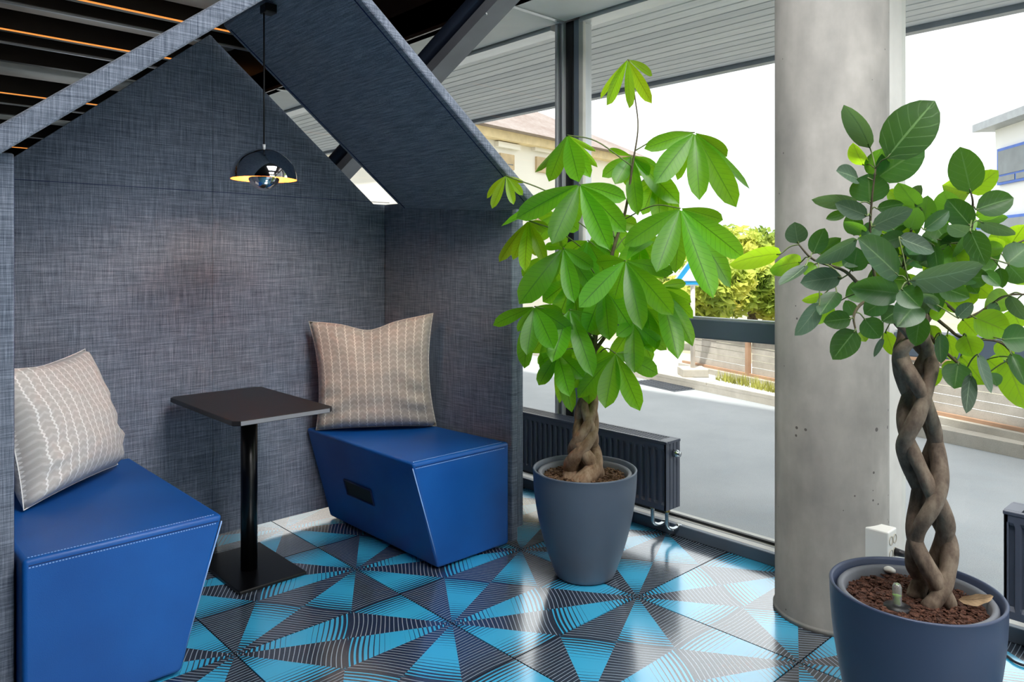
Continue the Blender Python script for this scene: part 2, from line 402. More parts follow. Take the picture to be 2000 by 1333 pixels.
for y, k in ((-160, 'baffle'), (-70, 'lit_band'), (-30, 'baffle'), (0, 'edge'), (20, 'lit_band'), (58, 'baffle'), (80, 'edge'), (118, 'baffle'), (152, 'lit_band'), (182, 'baffle'), (200, 'edge'), (222, 'baffle'), (239, 'lit_band'), (262, 'edge'), (286, 'baffle')): member(y, k)
# white ceiling strip along the window, in boards
cb = struct(boxo('ceiling_window_side', 2.40, 2.92, ROOM_Y0, ROOM_Y1, CZ + .02, CZ + .16, 'soffit_back'))
yy = ROOM_Y0
bw = [2.60 - 1.2 * k for k in range(5, 0, -1)] + [2.60 + 1.2 * k for k in range(0, 10)]
bw = [b for b in bw if ROOM_Y0 < b < ROOM_Y1]; bw = [ROOM_Y0] + bw + [ROOM_Y1]
for a, b in zip(bw, bw[1:]): boxo('ceiling_board', 2.41, 2.80, a + .004, b - .004, CZ, CZ + .02, 'white_ceiling', cb, .002, 1)
for b in bw[1:-1]: boxo('board_joint_strip', 2.41, 2.80, b - .012, b + .012, CZ - .006, CZ - .001, 'alu', cb)
# window wall
def window(n, y0, y1, transom, label):
    w = struct(empty('window_%d' % n, (GX, (y0 + y1) / 2, 0)), label); w.location = (0, 0, 0)
    boxo('glass_pane', GX - .004, GX + .004, y0, y1, .05, CZ, 'glass', w)
    boxo('sill_base', 2.752, 2.778, y0, y1, 0.0, .050, 'frame_dark', w, .004)
    boxo('sill_profile', 2.778, GX + .05, y0, y1, 0.0, .049, 'post_white', w, .003)
    boxo('sill_groove', 2.815, 2.819, y0, y1, .045, .0496, 'frame_dark', w)
    boxo('glazing_bead', GX - .022, GX - .006, y0, y1, .049, .060, 'frame_black', w)
    boxo('head_frame', GX - .05, GX + .05, y0, y1, CZ - .02, CZ + .02, 'alu', w)
    if transom:
        boxo('transom', 2.78, 2.90, y0, y1, .868, .950, 'frame_dark', w, .004)
        boxo('transom_bead', 2.80, 2.83, y0, y1, .950, .958, 'alu', w)
window(1, 1.05, 2.50, True, 'large window pane with a dark cross bar beside the round concrete column')
window(2, 2.70, 6.6, False, 'window pane behind the fabric booth')
window(3, ROOM_Y0, 1.00, True, 'window pane behind the fig tree')
window(4, 6.7, 13.98, False, 'far window pane past the booth')
def mull(n, parts):
    w = struct(empty('trim_%d' % n))
    for nm, a in parts: boxo(nm, *a[:6], a[6], w, .004)
mull(1, [('side_profile', (2.800, 2.83, 2.645, 2.662, 0, CZ, 'alu')), ('groove', (2.812, 2.84, 2.612, 2.645, 0, CZ, 'steel_beam')), ('side_profile', (2.795, 2.85, 2.600, 2.612, 0, CZ, 'alu')), ('steel_post', (2.815, 2.90, 2.548, 2.600, 0, CZ, 'frame_black')),
         ('steel_flange', (2.818, 2.90, 2.512, 2.548, 0, CZ, 'alu_grey')), ('side_profile', (2.815, 2.838, 2.482, 2.512, 0, CZ, 'post_white')), ('groove', (2.838, 2.846, 2.490, 2.512, 0, CZ, 'frame_dark')), ('side_profile', (2.846, 2.90, 2.497, 2.512, 0, CZ, 'alu'))])
mull(2, [('seal', (2.78, 2.86, 1.045, 1.075, .0, CZ, 'post_green')), ('cover_post', (2.74, 2.90, 1.0, 1.045, .0, CZ, 'post_white'))])
mull(3, [('cover_post', (2.74, 2.90, 6.6, 6.7, 0, CZ, 'alu_grey'))])
# soffit outside
so = struct(boxo('soffit', 2.92, 4.22, -6, 14.2, CZ + .03, CZ + .10, 'soffit_back'))
n = 14; x = 2.92; wd = (4.17 - 2.92) / n
for k in range(n): boxo('plank', 2.92 + k * wd + .004, 2.92 + (k + 1) * wd - .004, -6, 14.2, CZ - .002, CZ + .03, 'plank', so, .003, 1)
boxo('fascia_board', 4.17, 4.23, -6, 14.2, CZ - .03, CZ + .12, 'fascia', so)
struct(boxo('wall_shade_mass', ROOM_X0 - .2, 4.2, -6, 14.2, 3.42, 4.7, 'house'))  # unseen mass above the room, added to cast shade on the road
struct(boxo('wall_shade_front', 2.92, 4.2, -6, 14.2, CZ + .12, 3.42, 'house'))  # lower part of the same added shading mass
# glazed rear of the room
rw = struct(empty('window_5'), 'glazed rear wall of the room behind the viewer')
for i in range(4):
    xx = .60 + i * .715
    boxo('mullion', xx - .04, xx + .04, ROOM_Y0 - .1, ROOM_Y0, 0, 3.25, 'frame_dark', rw)
    if i < 3: boxo('glass_pane', xx + .04, xx + .675, ROOM_Y0 - .06, ROOM_Y0 - .05, .05, 3.2, 'glass', rw)
boxo('rail', .60, 2.75, ROOM_Y0 - .1, ROOM_Y0, 0, .05, 'frame_dark', rw)
struct(boxo('wall_rear', ROOM_X0, .56, ROOM_Y0 - .15, ROOM_Y0, 0, 3.25, 'steel_dark'))
# concrete column
cc = fl(1622, 0, 0); cc = at(1622, 510, 2.557); cc.z = 0
col = latheo('column', [(0, 0), (.186, 0), (.186, .012), (.180, .016), (.180, CZ + .02), (0, CZ + .02)], 'concrete', None, (0, 0, 0), 72, cc)
for p in col.data.polygons: p.use_smooth = abs(p.normal.z) < .5
struct(col, 'round cast concrete column standing between the two windows')
# diagonal steel brace by the window
p0, p1 = on(1010, -55, 0, 2.36), on(560, 440, 0, 2.36)
dr = (p0 - p1).normalized(); p1 = p1 - dr * (p1.z / dr.z); p0 = p0 + dr * ((3.2 - p0.z) / dr.z); nn = Vector((1, 0, 0)).cross(dr).normalized()
if nn.z < 0: nn = -nn
br = struct(empty('trim_4'), 'inclined steel brace beneath the white ceiling')
bm = bmesh.new()
tube(bm, [p1 + nn * .045 + Vector((-.03, 0, 0)), p0 + nn * .045 + Vector((-.03, 0, 0))], .036, 20); fin('brace_tube', bm, 'steel_dark', br, True)
def slab(nm, a, b, w0, w1, x0, x1, mat):
    bm = bmesh.new(); q = [b_ + nn * w + Vector((xx, 0, 0)) for b_ in (a,) for w, xx in ((w0, x0), (w1, x0), (w1, x1), (w0, x1))]
    prism(bm, q, b - a); fin(nm, bm, mat, br)
slab('brace_web', p1, p0, -.035, .02, .02, .04, 'brown_dark')
slab('brace_flange', p1, p0, -.085, -.03, -.06, .05, 'steel_beam')
bm = bmesh.new(); bmesh.ops.create_uvsphere(bm, u_segments=10, v_segments=6, radius=.006); fin('bolt', bm, 'alu', br, True, on(950, 27, 0, 2.30))
# added fill panels out of view, there to brighten the room
def fill_panel(x, y, lab):
    t = tag(empty('fill_panel', (x, y, 3.05)), lab, 'fill light', 'added fill panels out of view')
    boxo('housing', -.62, .62, -.62, .62, 0, .06, 'alu', t, .005); boxo('diffuser', -.58, .58, -.58, .58, -.008, 0, 'fill_light', t)
    for s in (-.4, .4): tubeo('hanger', [(s, 0, .06), (s, 0, .2)], .004, 'black_metal', t, 6)
for x, y, l in ((1.3, -1.9, 'added square fill panel behind the viewer, near the glazed rear wall'), (1.45, .45, 'added square fill panel overhead, nearest the booth')): fill_panel(x, y, l)

# ================================================================== POD BOOTH
YB, YF, YR0, YR1 = 3.145, 2.30, 2.15, 3.02
XC, ZR, SL = 1.222, 2.155, .80
pod = tag(empty('booth', (XC, 2.7, 0)), 'house-shaped booth of blue-grey fabric panels with a gabled roof', 'booth')
pod.location = (0, 0, 0)
def panel(name, poly, d, bev, parent=pod):
    bm = bmesh.new(); prism(bm, [Vector(p) for p in poly], Vector(d)); bmesh.ops.recalc_face_normals(bm, faces=bm.faces[:])
    bmesh.ops.bevel(bm, geom=bm.edges[:], offset=bev, segments=3, profile=.5, affect='EDGES')
    return fin(name, bm, 'fabric', parent)
ZE = 1.480
bk = [panel('back_panel', [(.36, YB, .045), (1.2296, YB, .045), (1.2296, YB, 2.142), (1.218, YB, 2.147), (.42, YB, ZE), (.36, YB, ZE)], (0, .04, 0), .0015),
      panel('back_panel', [(1.2304, YB, .045), (2.115, YB, .045), (2.115, YB, ZE), (2.018, YB, ZE), (1.2304, YB, 2.138)], (0, .04, 0), .0015)]
boxo('stitched_seam', .37, 2.11, YB - .0012, YB + .002, 1.489, 1.4915, 'seam', bk[0])
for xx in (.55, 1.22, 1.9): boxo('foot', xx - .03, xx + .03, YB + .005, YB + .035, 0, .045, 'black_metal', pod)
sr = panel('side_panel', [(2.08, 3.14, .012), (2.12, 3.14, .012), (2.193, YF, .012), (2.157, YF, .012)], (0, 0, ZE - .012), .006)
slp = panel('side_panel', [(.385, YB, .012), (.345, YB, .012), (.347, YF, .012), (.386, YF, .012)], (0, 0, ZE - .012), .006)
panel('outer_panel', [(2.200, 2.95, .055), (2.242, 2.95, .055), (2.246, YF + .02, .055), (2.206, YF + .02, .055)], (0, 0, 1.44), .008)
def roof(sx, t=.038, dz=0.0, name='roof_panel'):
    ZR_ = ZR + dz; v = Vector((-sx * 1, 0, SL)).normalized(); nrm = Vector((sx * SL, 0, 1)).normalized()
    lo = Vector((XC + sx * .93, YR0, ZR_ - SL * .93)); hi = Vector((XC, YR0, ZR_)); off = nrm * t
    hi2 = Vector((XC, YR0, ZR_ + t * math.sqrt(1 + SL * SL)))
    r = panel(name, [lo, hi, hi2, lo + off], (0, YR1 - YR0, 0), .010)
    return r
rr = roof(1); rl = roof(-1, .056, .014)
# piping seams along the roof edges
def edge_line(sx, y, par, z=-.001):
    a = Vector((XC + sx * .9, y, ZR - SL * .9 + z)); b = Vector((XC + sx * .02, y, ZR - SL * .02 + z))
    tubeo('stitched_seam', [a, b], .0022, 'seam', par, 6)
for y in (YR0 + .03, YR1 - .03): edge_line(1, y, rr)
tubeo('stitched_seam', [(.3865, YF + .012, .02), (.3865, YF + .012, 1.47)], .0015, 'seam', slp, 6)
# ridge bracket the lamp hangs from
boxo('ceiling_bracket', XC - .022, XC + .022, 2.58, 2.63, ZR - .050, ZR - .018, 'black_metal', pod, .003)

# ------------------------------------------------------------------ pendant lamp
LX, LY, LZ = 1.205, 2.605, 1.497
lamp = tag(empty('pendant_lamp', (LX, LY, LZ)), 'chrome dome pendant lamp hanging inside the booth', 'lamp')
R = .117
prof = [(.012, .111)] + [(R * math.sin(a), .111 * math.cos(a)) for a in [math.radians(d) for d in range(8, 91, 6)]] + [(R, 0)]
latheo('shade', prof, 'chrome', lamp, seg=64)
prof2 = [(.010, .107)] + [((R - .003) * math.sin(math.radians(d)), .107 * math.cos(math.radians(d))) for d in range(8, 91, 6)] + [(R - .002, 0)]
latheo('shade_lining', prof2, 'shade_in', lamp, seg=64)
hb = [(0, -.040)] + [(.056 * math.sin(math.radians(d)), .013 - .053 * math.cos(math.radians(d))) for d in range(8, 91, 8)] + [(.055, .014), (.050, .014), (0, .0)]
latheo('reflector_bowl', hb, 'chrome', lamp, seg=48)
latheo('bulb', [(0, .022), (.016, .026), (.022, .042), (.016, .06), (.008, .07), (0, .07)], 'bulb', lamp, seg=20)
latheo('socket', [(0, .070), (.013, .070), (.013, .108), (0, .108)], 'black_metal', lamp, seg=16)
latheo('cord_grip', [(0, .108), (.0055, .108), (.0055, .128), (0, .128)], 'alu', lamp, seg=16)
tubeo('cord', [(0, 0, .128), (0, 0, ZR - .051 - LZ)], .0032, 'cord', lamp, 8)
for k in range(3):
    a = k * 2.094 + .5
    tubeo('strut', [(.05 * math.cos(a), .05 * math.sin(a), .012), (.085 * math.cos(a), .085 * math.sin(a), .068)], .0016, 'black_metal', lamp, 6)

# ------------------------------------------------------------------ ottomans
def ottoman(mirror, y0, y1, xin_t, xin_b, xout, zt, label):
    """inner side slopes: wider at the top"""
    sg = 1 if xout > xin_t else -1
    c = Vector(((xin_b + xout) / 2, (y0 + y1) / 2, 0))
    o = tag(empty('ottoman', c), label, 'ottoman', 'blue leather ottomans in the booth')
    P = lambda x, y, z: Vector((x, y, z)) - c
    bm = bmesh.new()
    prism(bm, [P(xout, y0, .008), P(xin_b, y0, .008), P(xin_t, y0, zt), P(xout, y0, zt)], Vector((0, y1 - y0, 0)))
    bmesh.ops.recalc_face_normals(bm, faces=bm.faces[:])
    bmesh.ops.bevel(bm, geom=bm.edges[:], offset=.012, segments=4, profile=.5, affect='EDGES')
    b = fin('body', bm, 'leather', o, False)
    for p in b.data.polygons: p.use_smooth = p.area < .02
    # seam with two rows of stitches along the front top edge
    xs0, xs1 = sorted((xin_t + sg * .014, xout - sg * .014))
    boxo('seam', xs0 - c.x, xs1 - c.x, y0 - .0006 - c.y, y0 + .002 - c.y, zt - .0175, zt - .0155, 'seam', o)
    bm = bmesh.new(); n = int((xs1 - xs0) / .0075)
    for i in range(n):
        xa = xs0 + i * .0075 - c.x
        box(bm, xa, xa + .0045, y0 - .0012 - c.y, y0 + .001 - c.y, zt - .0228, zt - .0204)
        box(bm, xa, xa + .0045, y0 + .014 - c.y, y0 + .0168 - c.y, zt - .0008, zt + .0012)
    fin('stitching', bm, 'stitch', o)['kind'] = 'stuff'
    # corner welt along the sloping front edge
    tubeo('corner_welt', [P(xin_b + sg * .003, y0 + .003, .03), P(xin_t + sg * .003, y0 + .003, zt - .02)], .0022, 'stitch', o, 6)
    return o, c, P, sg
oR, cR, PR, _ = ottoman(False, 2.305, 3.13, 1.650, 1.770, 2.075, .437, 'blue leather ottoman with a dark handle slot under the beige cushion, beside the money tree')
oL, cL, PL, _ = ottoman(True, 2.235, 3.13, .905, .785, .392, .437, 'blue leather ottoman under the pale grey cushion at the left of the table')
# the right ottoman follows the splayed side panel: widen its front
for ch in oR.children:
    for v in ch.data.vertices:
        wx = v.co.x + cR.x; wy = v.co.y + cR.y
        if wx > 1.9: v.co.x += (wx - 1.77) / .305 * .072 * max(0, min(1, (3.13 - wy) / .825))
# handle slot on the sloping inner side
def on_slope(px, py):
    # intersect with the inner sloping plane of the right ottoman
    a = Vector((1.650, 0, .437)); nrm = Vector((-.429, 0, -.12)).normalized(); r = ray(px, py)
    return CAM + r * ((a - CAM).dot(nrm) / r.dot(nrm))
q = [on_slope(*p) for p in ((675, 939), (727, 958), (729, 986), (678, 965))]
zt_ = (q[0].z + q[1].z) / 2; zb_ = (q[2].z + q[3].z) / 2; ya_ = (q[0].y + q[3].y) / 2; yb_ = (q[1].y + q[2].y) / 2
xs = lambda z: 1.650 + .12 * (.437 - z) / .429
bm = bmesh.new(); prism(bm, [Vector((xs(z) - .002, y, z)) - cR for y, z in ((ya_, zt_), (yb_, zt_), (yb_, zb_), (ya_, zb_))], Vector((.03, 0, 0))); fin('handle_slot', bm, 'slot', oR)
bm = bmesh.new(); w = bmesh.new()
for (a, b) in (((ya_, zt_), (yb_, zt_)), ((yb_, zt_), (yb_, zb_)), ((yb_, zb_), (ya_, zb_)), ((ya_, zb_), (ya_, zt_))):
    tube(w, [Vector((xs(a[1]) - .002, a[0], a[1])) - cR, Vector((xs(b[1]) - .002, b[0], b[1])) - cR], .004, 8)
bm.free(); fin('slot_rim', w, 'seam', oR, True)

# ------------------------------------------------------------------ cushions
def cushion(name, BL, BR, TL, TR, T, label, dip=0.0, seed=1, mat='cushion'):
    N = 28; c = (BL + BR) / 2; c = c.copy(); bm = bmesh.new(); uv = bm.loops.layers.uv.new('UVMap')
    nrm = (BR - BL).cross(TL - BL).normalized()
    if nrm.dot(CAM - c) < 0: nrm = -nrm
    nz_ = lambda s, t, k: noise.noise(Vector((s * 1.7 + seed * 5, t * 1.7, k)))
    grids = []
    for side in (1, -1):
        G = []
        for j in range(N + 1):
            row = []
            for i in range(N + 1):
                s = -1 + 2 * i / N; t = -1 + 2 * j / N
                s2 = s * (1 - .10 * (1 - t * t)); t2 = t * (1 - (.10 if t > 0 else .03) * (1 - s * s))
                if t > 0: t2 -= dip * t * math.exp(-((s + .05) / .33) ** 2)
                u, v = (s2 + 1) / 2, (t2 + 1) / 2
                p = BL * (1 - u) * (1 - v) + BR * u * (1 - v) + TL * (1 - u) * v + TR * u * v
                e = max(0, (1 - s * s)) * max(0, (1 - t * t))
                h = T * e ** .34 * (1 - .22 * t)
                if dip and t > 0: h *= 1 - .5 * dip * 6 * t * math.exp(-(s / .3) ** 2) * .5
                wr = .012 * nz_(s * 1.6, t * 1.6, side) * min(1, e * 4) + .012 * math.exp(-((t + .55) / .3) ** 2) * math.exp(-((abs(s) - .8) / .3) ** 2) * math.sin(16 * t + 5 * abs(s)) * min(1, e * 6) + .006 * math.sin(9 * t + 6 * s * s) * math.exp(-((abs(s) - .75) / .2) ** 2) * (1 if t < .1 else .2) * min(1, e * 5)
                p = p + nrm * (side * h * (1.0 if side > 0 else .55) + wr)
                row.append((p - c, (i / N, j / N)))
            G.append(row)
        grids.append(G)
    vs_ = [[[None] * (N + 1) for _ in range(N + 1)] for _ in range(2)]
    for k in range(2):
        for j in range(N + 1):
            for i in range(N + 1):
                if k == 1 and (i in (0, N) or j in (0, N)): vs_[1][j][i] = vs_[0][j][i]
                else: vs_[k][j][i] = bm.verts.new(grids[k][j][i][0])
    for k in range(2):
        for j in range(N):
            for i in range(N):
                f = bm.faces.new((vs_[k][j][i], vs_[k][j][i + 1], vs_[k][j + 1][i + 1], vs_[k][j + 1][i])); f.smooth = True
                for lp, (a, b) in zip(f.loops, ((i, j), (i + 1, j), (i + 1, j + 1), (i, j + 1))): lp[uv].uv = (a / N, b / N)
    rim = [vs_[0][0][i].co.copy() for i in range(N)] + [vs_[0][j][N].co.copy() for j in range(N)] + [vs_[0][N][i].co.copy() for i in range(N, 0, -1)] + [vs_[0][j][0].co.copy() for j in range(N, 0, -1)]
    o = tag(empty(name, c), label, 'cushion', 'patterned cushions on the ottomans')
    fin('cover', bm, mat, o, True)
    tubeo('seam_edge', rim + [rim[0]], .0016, mat, o, 6)
    return o
BL = Vector((1.655, 3.05, .440)); BR = Vector((2.10, 2.745, .440))
cushion('cushion', BL, BR, on(603, 628, 1, 3.09), on(846, 612, 0, 2.055), .105, 'beige cushion with wavy light stripes and a dented top edge, beside the money tree', .13, 3)
BL = Vector((.470, 2.66, .445)); BR = Vector((.83, 3.02, .445))
cushion('cushion', BL, BR, Vector((.405, 2.83, .86)), on(166, 682, 1, 3.085), .125, 'pale grey cushion with wavy light stripes, leaning in the left corner of the booth', .02, 9, 'cushion_grey')

# ------------------------------------------------------------------ side table
tb = tag(empty('side_table', (1.235, 2.80, 0)), 'small black pedestal table with a square base between the ottomans', 'table')
bm = bmesh.new(); x0, x1, y0, y1, ch_ = -.198, .180, -.335, .300, .022
prism(bm, [Vector(p) for p in ((x0 + ch_, y0, .641), (x1 - ch_, y0, .641), (x1, y0 + ch_, .641), (x1, y1 - ch_, .641), (x1 - ch_, y1, .641), (x0 + ch_, y1, .641), (x0, y1 - ch_, .641), (x0, y0 + ch_, .641))], Vector((0, 0, .018)))
bmesh.ops.recalc_face_normals(bm, faces=bm.faces[:]); bmesh.ops.bevel(bm, geom=[e for e in bm.edges], offset=.002, segments=1, affect='EDGES'); tt = fin('table_top', bm, 'black_top', tb)
boxo('edge_band', x0 + ch_, x1 - ch_, y0 - .0006, y0 + .002, .643, .657, 'steel_beam', tt)
latheo('pole', [(0, .012), (.031, .012), (.031, .63), (0, .63)], 'black_metal', tb, seg=32)
latheo('mounting_plate', [(0, .63), (.07, .63), (.07, .641), (0, .641)], 'black_metal', tb, seg=24)
boxo('base_plate', -.115, .150, -.18, .235, 0, .012, 'black_metal', tb, .003, 1)

# ================================================================== RADIATORS
def radiator(y0, y1, x0, x1, z0, z1, label, pipes):
    c = Vector(((x0 + x1) / 2, y0, 0)); o = tag(empty('radiator', c), label, 'radiator', 'panel radiators below the windows')
    L = y1 - y0
    # ribbed front sheet
    bm = bmesh.new(); n = int(L / .0333); pts = []
    pw = L / n
    prof = [(0.0, 0)]
    for k in range(n):
        a = k * pw; prof += [(a + pw * .18, 0), (a + pw * .32, .010), (a + pw * .68, .010), (a + pw * .82, 0)]
    prof.append((L, 0))
    za, zb = z0 + .035, z1 - .045
    fr = x0 - c.x
    rows = []
    for z, k in ((z0, 0), (za - .012, 0), (za, 1), (zb, 1), (zb + .012, 0), (z1 - .004, 0)):
        rows.append([bm.verts.new((fr + d * k, y, z)) for y, d in prof])
    for r0, r1 in zip(rows, rows[1:]):
        for i in range(len(prof) - 1): bm.faces.new((r0[i], r0[i + 1], r1[i + 1], r1[i]))
    fin('front_panel', bm, 'rad', o)
    boxo('core', fr + .014, x1 - c.x - .012, .014, L - .014, z0 + .01, z1 - .02, 'rad_dark', o)
    for nm, a, b in (('side_cover', -.002, .010), ('side_cover', L - .010, L + .002)):
        for i in range(4):
            w = (x1 - x0) / 4; boxo(nm, fr + i * w + (.003 if i else 0), fr + (i + 1) * w, a, b, z0, z1 - .006, 'rad', o, .0015, 1)
    boxo('back_panel', x1 - c.x - .010, x1 - c.x, 0, L, z0, z1 - .004, 'rad', o)
    for xa in (fr - .002, x1 - c.x - .014): boxo('top_rail', xa, xa + .016, -.004, L + .004, z1 - .012, z1, 'rad', o, .002, 1)
    for ya in (-.004, L - .04): boxo('top_cap', fr + .014, x1 - c.x - .014, ya, ya + .044, z1 - .010, z1, 'rad', o)
    bm = bmesh.new(); y = .046
    while y < L - .05:
        box(bm, fr + .014, x1 - c.x - .014, y, y + .006, z1 - .012, z1 - .001); y += .0135
    fin('top_grille', bm, 'rad', o)['kind'] = 'stuff'
    if pipes:
        v = latheo('valve', [(0, 0), (.016, 0), (.016, .018), (.011, .022), (.011, .032), (0, .032)], 'steel_pipe', o, seg=20); v.rotation_euler = (math.pi / 2, 0, 0); v.location = (.005, -.002, z1 - .055)
        for k, (ya, dx) in enumerate(((.030, .0), (.105, .0))):
            p = tubeo('pipe', smooth_path([(dx, ya, z0 + .004), (dx, ya, z0 - .05), (dx + .006, ya, z0 - .085), (dx + .03, ya - .012, z0 - .098), (dx + .085, ya - .012, z0 - .095)], 18), .0085, 'steel_pipe', o, 12)
            latheo('nut', [(0, 0), (.013, 0), (.013, .016), (0, .016)], 'brass', p, (dx, ya, z0 - .02), 6)
            latheo('elbow', [(0, 0), (.013, 0), (.013, .02), (0, .02)], 'steel_pipe', p, (dx + .07, ya - .012, z0 - .105), 12)
    for ya in (.25, L - .25): boxo('wall_bracket', x1 - c.x, x1 - c.x + .012, ya, ya + .03, z0 + .03, z1 - .05, 'rad_dark', o)
    for ya in (.30, L - .30): boxo('foot', fr + .03, fr + .055, ya, ya + .03, 0, z0 + .02, 'rad_dark', o)
radiator(1.862, 2.92, 2.640, 2.742, .138, .432, 'dark grey ribbed radiator with chrome pipes behind the money tree pot', True)
radiator(-.45, .622, 2.600, 2.712, .135, .455, 'dark grey ribbed radiator at the right edge beside the fig tree pot', False)

# ================================================================== SOCKET BOX, CABLE
sc = at(1735, 510, 2.33); sb = tag(empty('socket_box', (sc.x, sc.y, .20)), 'white power socket box mounted low on the concrete column', 'socket')
boxo('housing', 0, .070, 0, .075, 0, .152, 'plastic_white', sb, .004, 2)
for a in (.0195, .0505):
    for b in (.122, .080, .038):
        s = latheo('socket_hole', [(.0145, -.001), (.0145, .002), (.012, .002), (.012, -.004), (0, -.004)], 'socket_in', sb, seg=24); s.rotation_euler = (math.pi / 2, 0, 0); s.location = (a, -.0005, b)
pl = latheo('plug', [(0, 0), (.013, 0), (.010, .028), (0, .030)], 'black_plastic', sb, seg=20); pl.rotation_euler = (math.pi / 2, 0, 0); pl.location = (.0505, -.002, .080)
cab = tubeo('cable', smooth_path([fl(1940, 1262, .005), fl(1968, 1283, .005), fl(1985, 1295, .005), fl(2010, 1302, .005), fl(2050, 1300, .005)], 30), .004, 'black_plastic', None, 8)
tag(cab, 'thin black cable lying on the tiles at the right of the fig tree pot', 'cable')

# ================================================================== PLANTS
def leaf_mesh(base, tip, width, phi, bend, fold, kind, droop=0.0, org=Vector((0, 0, 0)), ns=9, wav=.0):
    a = tip - base; L = a.length; ad = a / L
    view = (CAM - (base + tip) / 2).normalized(); n0 = (view - ad * view.dot(ad)).normalized()
    side0 = ad.cross(n0); n1 = n0 * math.cos(phi) + side0 * math.sin(phi); side = ad.cross(n1)
    me = bpy.data.meshes.new('leaf'); vs_ = []; uvs = []; fs = []
    ss = (-1, -.5, 0, .5, 1)
    for i in range(ns + 1):
        t = i / ns
        if kind == 'p': p = (t ** 1.05) * ((1 - t) ** .62) / .402; p = max(p, .02 if t < .1 else .0)
        else: p = math.sin(math.pi * min(1, (t * .985 + .015) ** .86)) ** .62 if 0 < t < 1 else .0
        if i == ns: p = .01
        if i == 0: p = .04
        c = base + a * t + n1 * (bend * L * math.sin(math.pi * t)) - UP * (droop * L * (t * t - t)) * 1.0
        for s in ss:
            w = width / 2 * p
            q = c + side * (s * w) + n1 * (fold * abs(s) ** 1.3 * w + wav * math.sin(t * 14 + s * 2) * w * abs(s))
            vs_.append(q - org); uvs.append(((s + 1) / 2, t))
    m = len(ss)
    for i in range(ns):
        for k in range(m - 1): fs.append((i * m + k, i * m + k + 1, (i + 1) * m + k + 1, (i + 1) * m + k))
    me.from_pydata([tuple(v) for v in vs_], [], fs); uvl = me.uv_layers.new(name='UVMap')
    for lp in me.loops: uvl.data[lp.index].uv = uvs[lp.vertex_index]
    for p in me.polygons: p.use_smooth = True
    return me
def pot(o, c, R0, R1, H, m1, m2, name='pot'):
    """tapered pot with rounded foot; R0 rim radius, R1 foot radius"""
    pr = [(0, .0), (R1 * .86, .0), (R1 * .95, .006), (R1, .02)]
    for k in range(1, 13):
        t = k / 12; pr.append((R1 + (R0 - R1) * (1 - (1 - t) ** 1.9), .02 + (H - .026) * t))
    pr += [(R0 + .001, H - .003), (R0 - .002, H), (R0 - .006, H - .001), (R0 - .009, H - .006), (R0 - .012, H - .035), (R0 - .016, H - .05)]
    p = latheo(name, pr, m1, o, seg=72)
    li = latheo('pot_liner', [(R0 - .0165, H - .055), (R0 - .018, H - .018), (R0 - .022, H - .013), (R0 - .031, H - .014), (R0 - .035, H - .020), (R0 - .042, H - .060)], m2, p, seg=72)
    return p
def soil(o, R, z, mat, chips, seed):
    r = random.Random(seed); bm = bmesh.new(); rings = []; n = 40
    cen = bm.verts.new((0, 0, z + .012)); prev = None
    for k in range(1, 13):
        rad = R * k / 12; ring = []
        for i in range(n):
            a = 2 * math.pi * i / n; p = Vector((rad * math.cos(a), rad * math.sin(a), 0)); h = .014 * noise.noise(p * 14 + Vector((seed, 0, 0))) + .010 * noise.noise(p * 40) + .012 * (1 - k / 12)
            ring.append(bm.verts.new((p.x, p.y, z + h)))
        for i in range(n):
            if prev: bm.faces.new((prev[i], ring[i], ring[(i + 1) % n], prev[(i + 1) % n]))
            else: bm.faces.new((cen, ring[i], ring[(i + 1) % n]))
        prev = ring
    s = fin('soil', bm, mat, o, True)
    bm = bmesh.new()
    for _ in range(chips):
        rad = R * math.sqrt(r.random()) * .97; a = r.random() * 6.28; q = Vector((rad * math.cos(a), rad * math.sin(a), z + .010 + r.random() * .010))
        l = r.uniform(.004, .011); m = Matrix.Translation(q) @ Matrix.Rotation(r.random() * 6.28, 4, 'Z') @ Matrix.Rotation(r.uniform(-.7, .7), 4, 'X') @ Matrix.Diagonal((l, l * r.uniform(.3, .7), l * .3, 1))
        bmesh.ops.create_cube(bm, size=1.6, matrix=m)
    fin('soil_chips', bm, mat, s)['kind'] = 'stuff'
    return s
# ---------------------------------------------------------------- money tree
D1 = 2.849
b1 = fl(1142, 1122); b1.z = 0
mt = tag(empty('potted_money_tree', b1), 'money tree with a braided trunk and fans of bright green leaves in a grey pot', 'potted plant')
pot(mt, b1, .198, .118, .408, 'pot', 'pot_in')
soil(mt, .158, .362, 'soil_light', 900, 4)
# braided trunk
ct = [at(1140, 968, D1), at(1140, 930, D1), at(1141, 890, D1), at(1143, 850, D1), at(1146, 800, D1), at(1152, 750, D1), at(1158, 705, D1)]
cpath = smooth_path(ct, 60)
for k in range(5):
    pts, rad = [], []
    sgn = 1 if k % 2 == 0 else -1
    for i, p in enumerate(cpath):
        t = i / 60
        R_ = .046 * (1 - t) ** 1.2 + .0155
        a = k * 2 * math.pi / 5 + .6 + sgn * t * 2 * math.pi * 1.5
        e = 1.0 if sgn > 0 else .86
        pts.append(p + RV * math.cos(a) * R_ * e + DV * math.sin(a) * R_ * e - b1)
        rad.append(.021 * (1 - t) ** 1.1 + .0105 + .009 * math.exp(-((t - .16) / .14) ** 2))
    tubeo('trunk_strand', pts, rad, 'bark_tan', mt, 12)
top = cpath[-1]
spine = smooth_path([top, at(1165, 640, D1), at(1180, 560, D1), at(1200, 480, D1 + .02), at(1222, 410, D1 + .02), at(1236, 320, D1), at(1246, 250, D1), at(1240, 190, D1 - .01), at(1228, 117, D1 - .02)], 60)
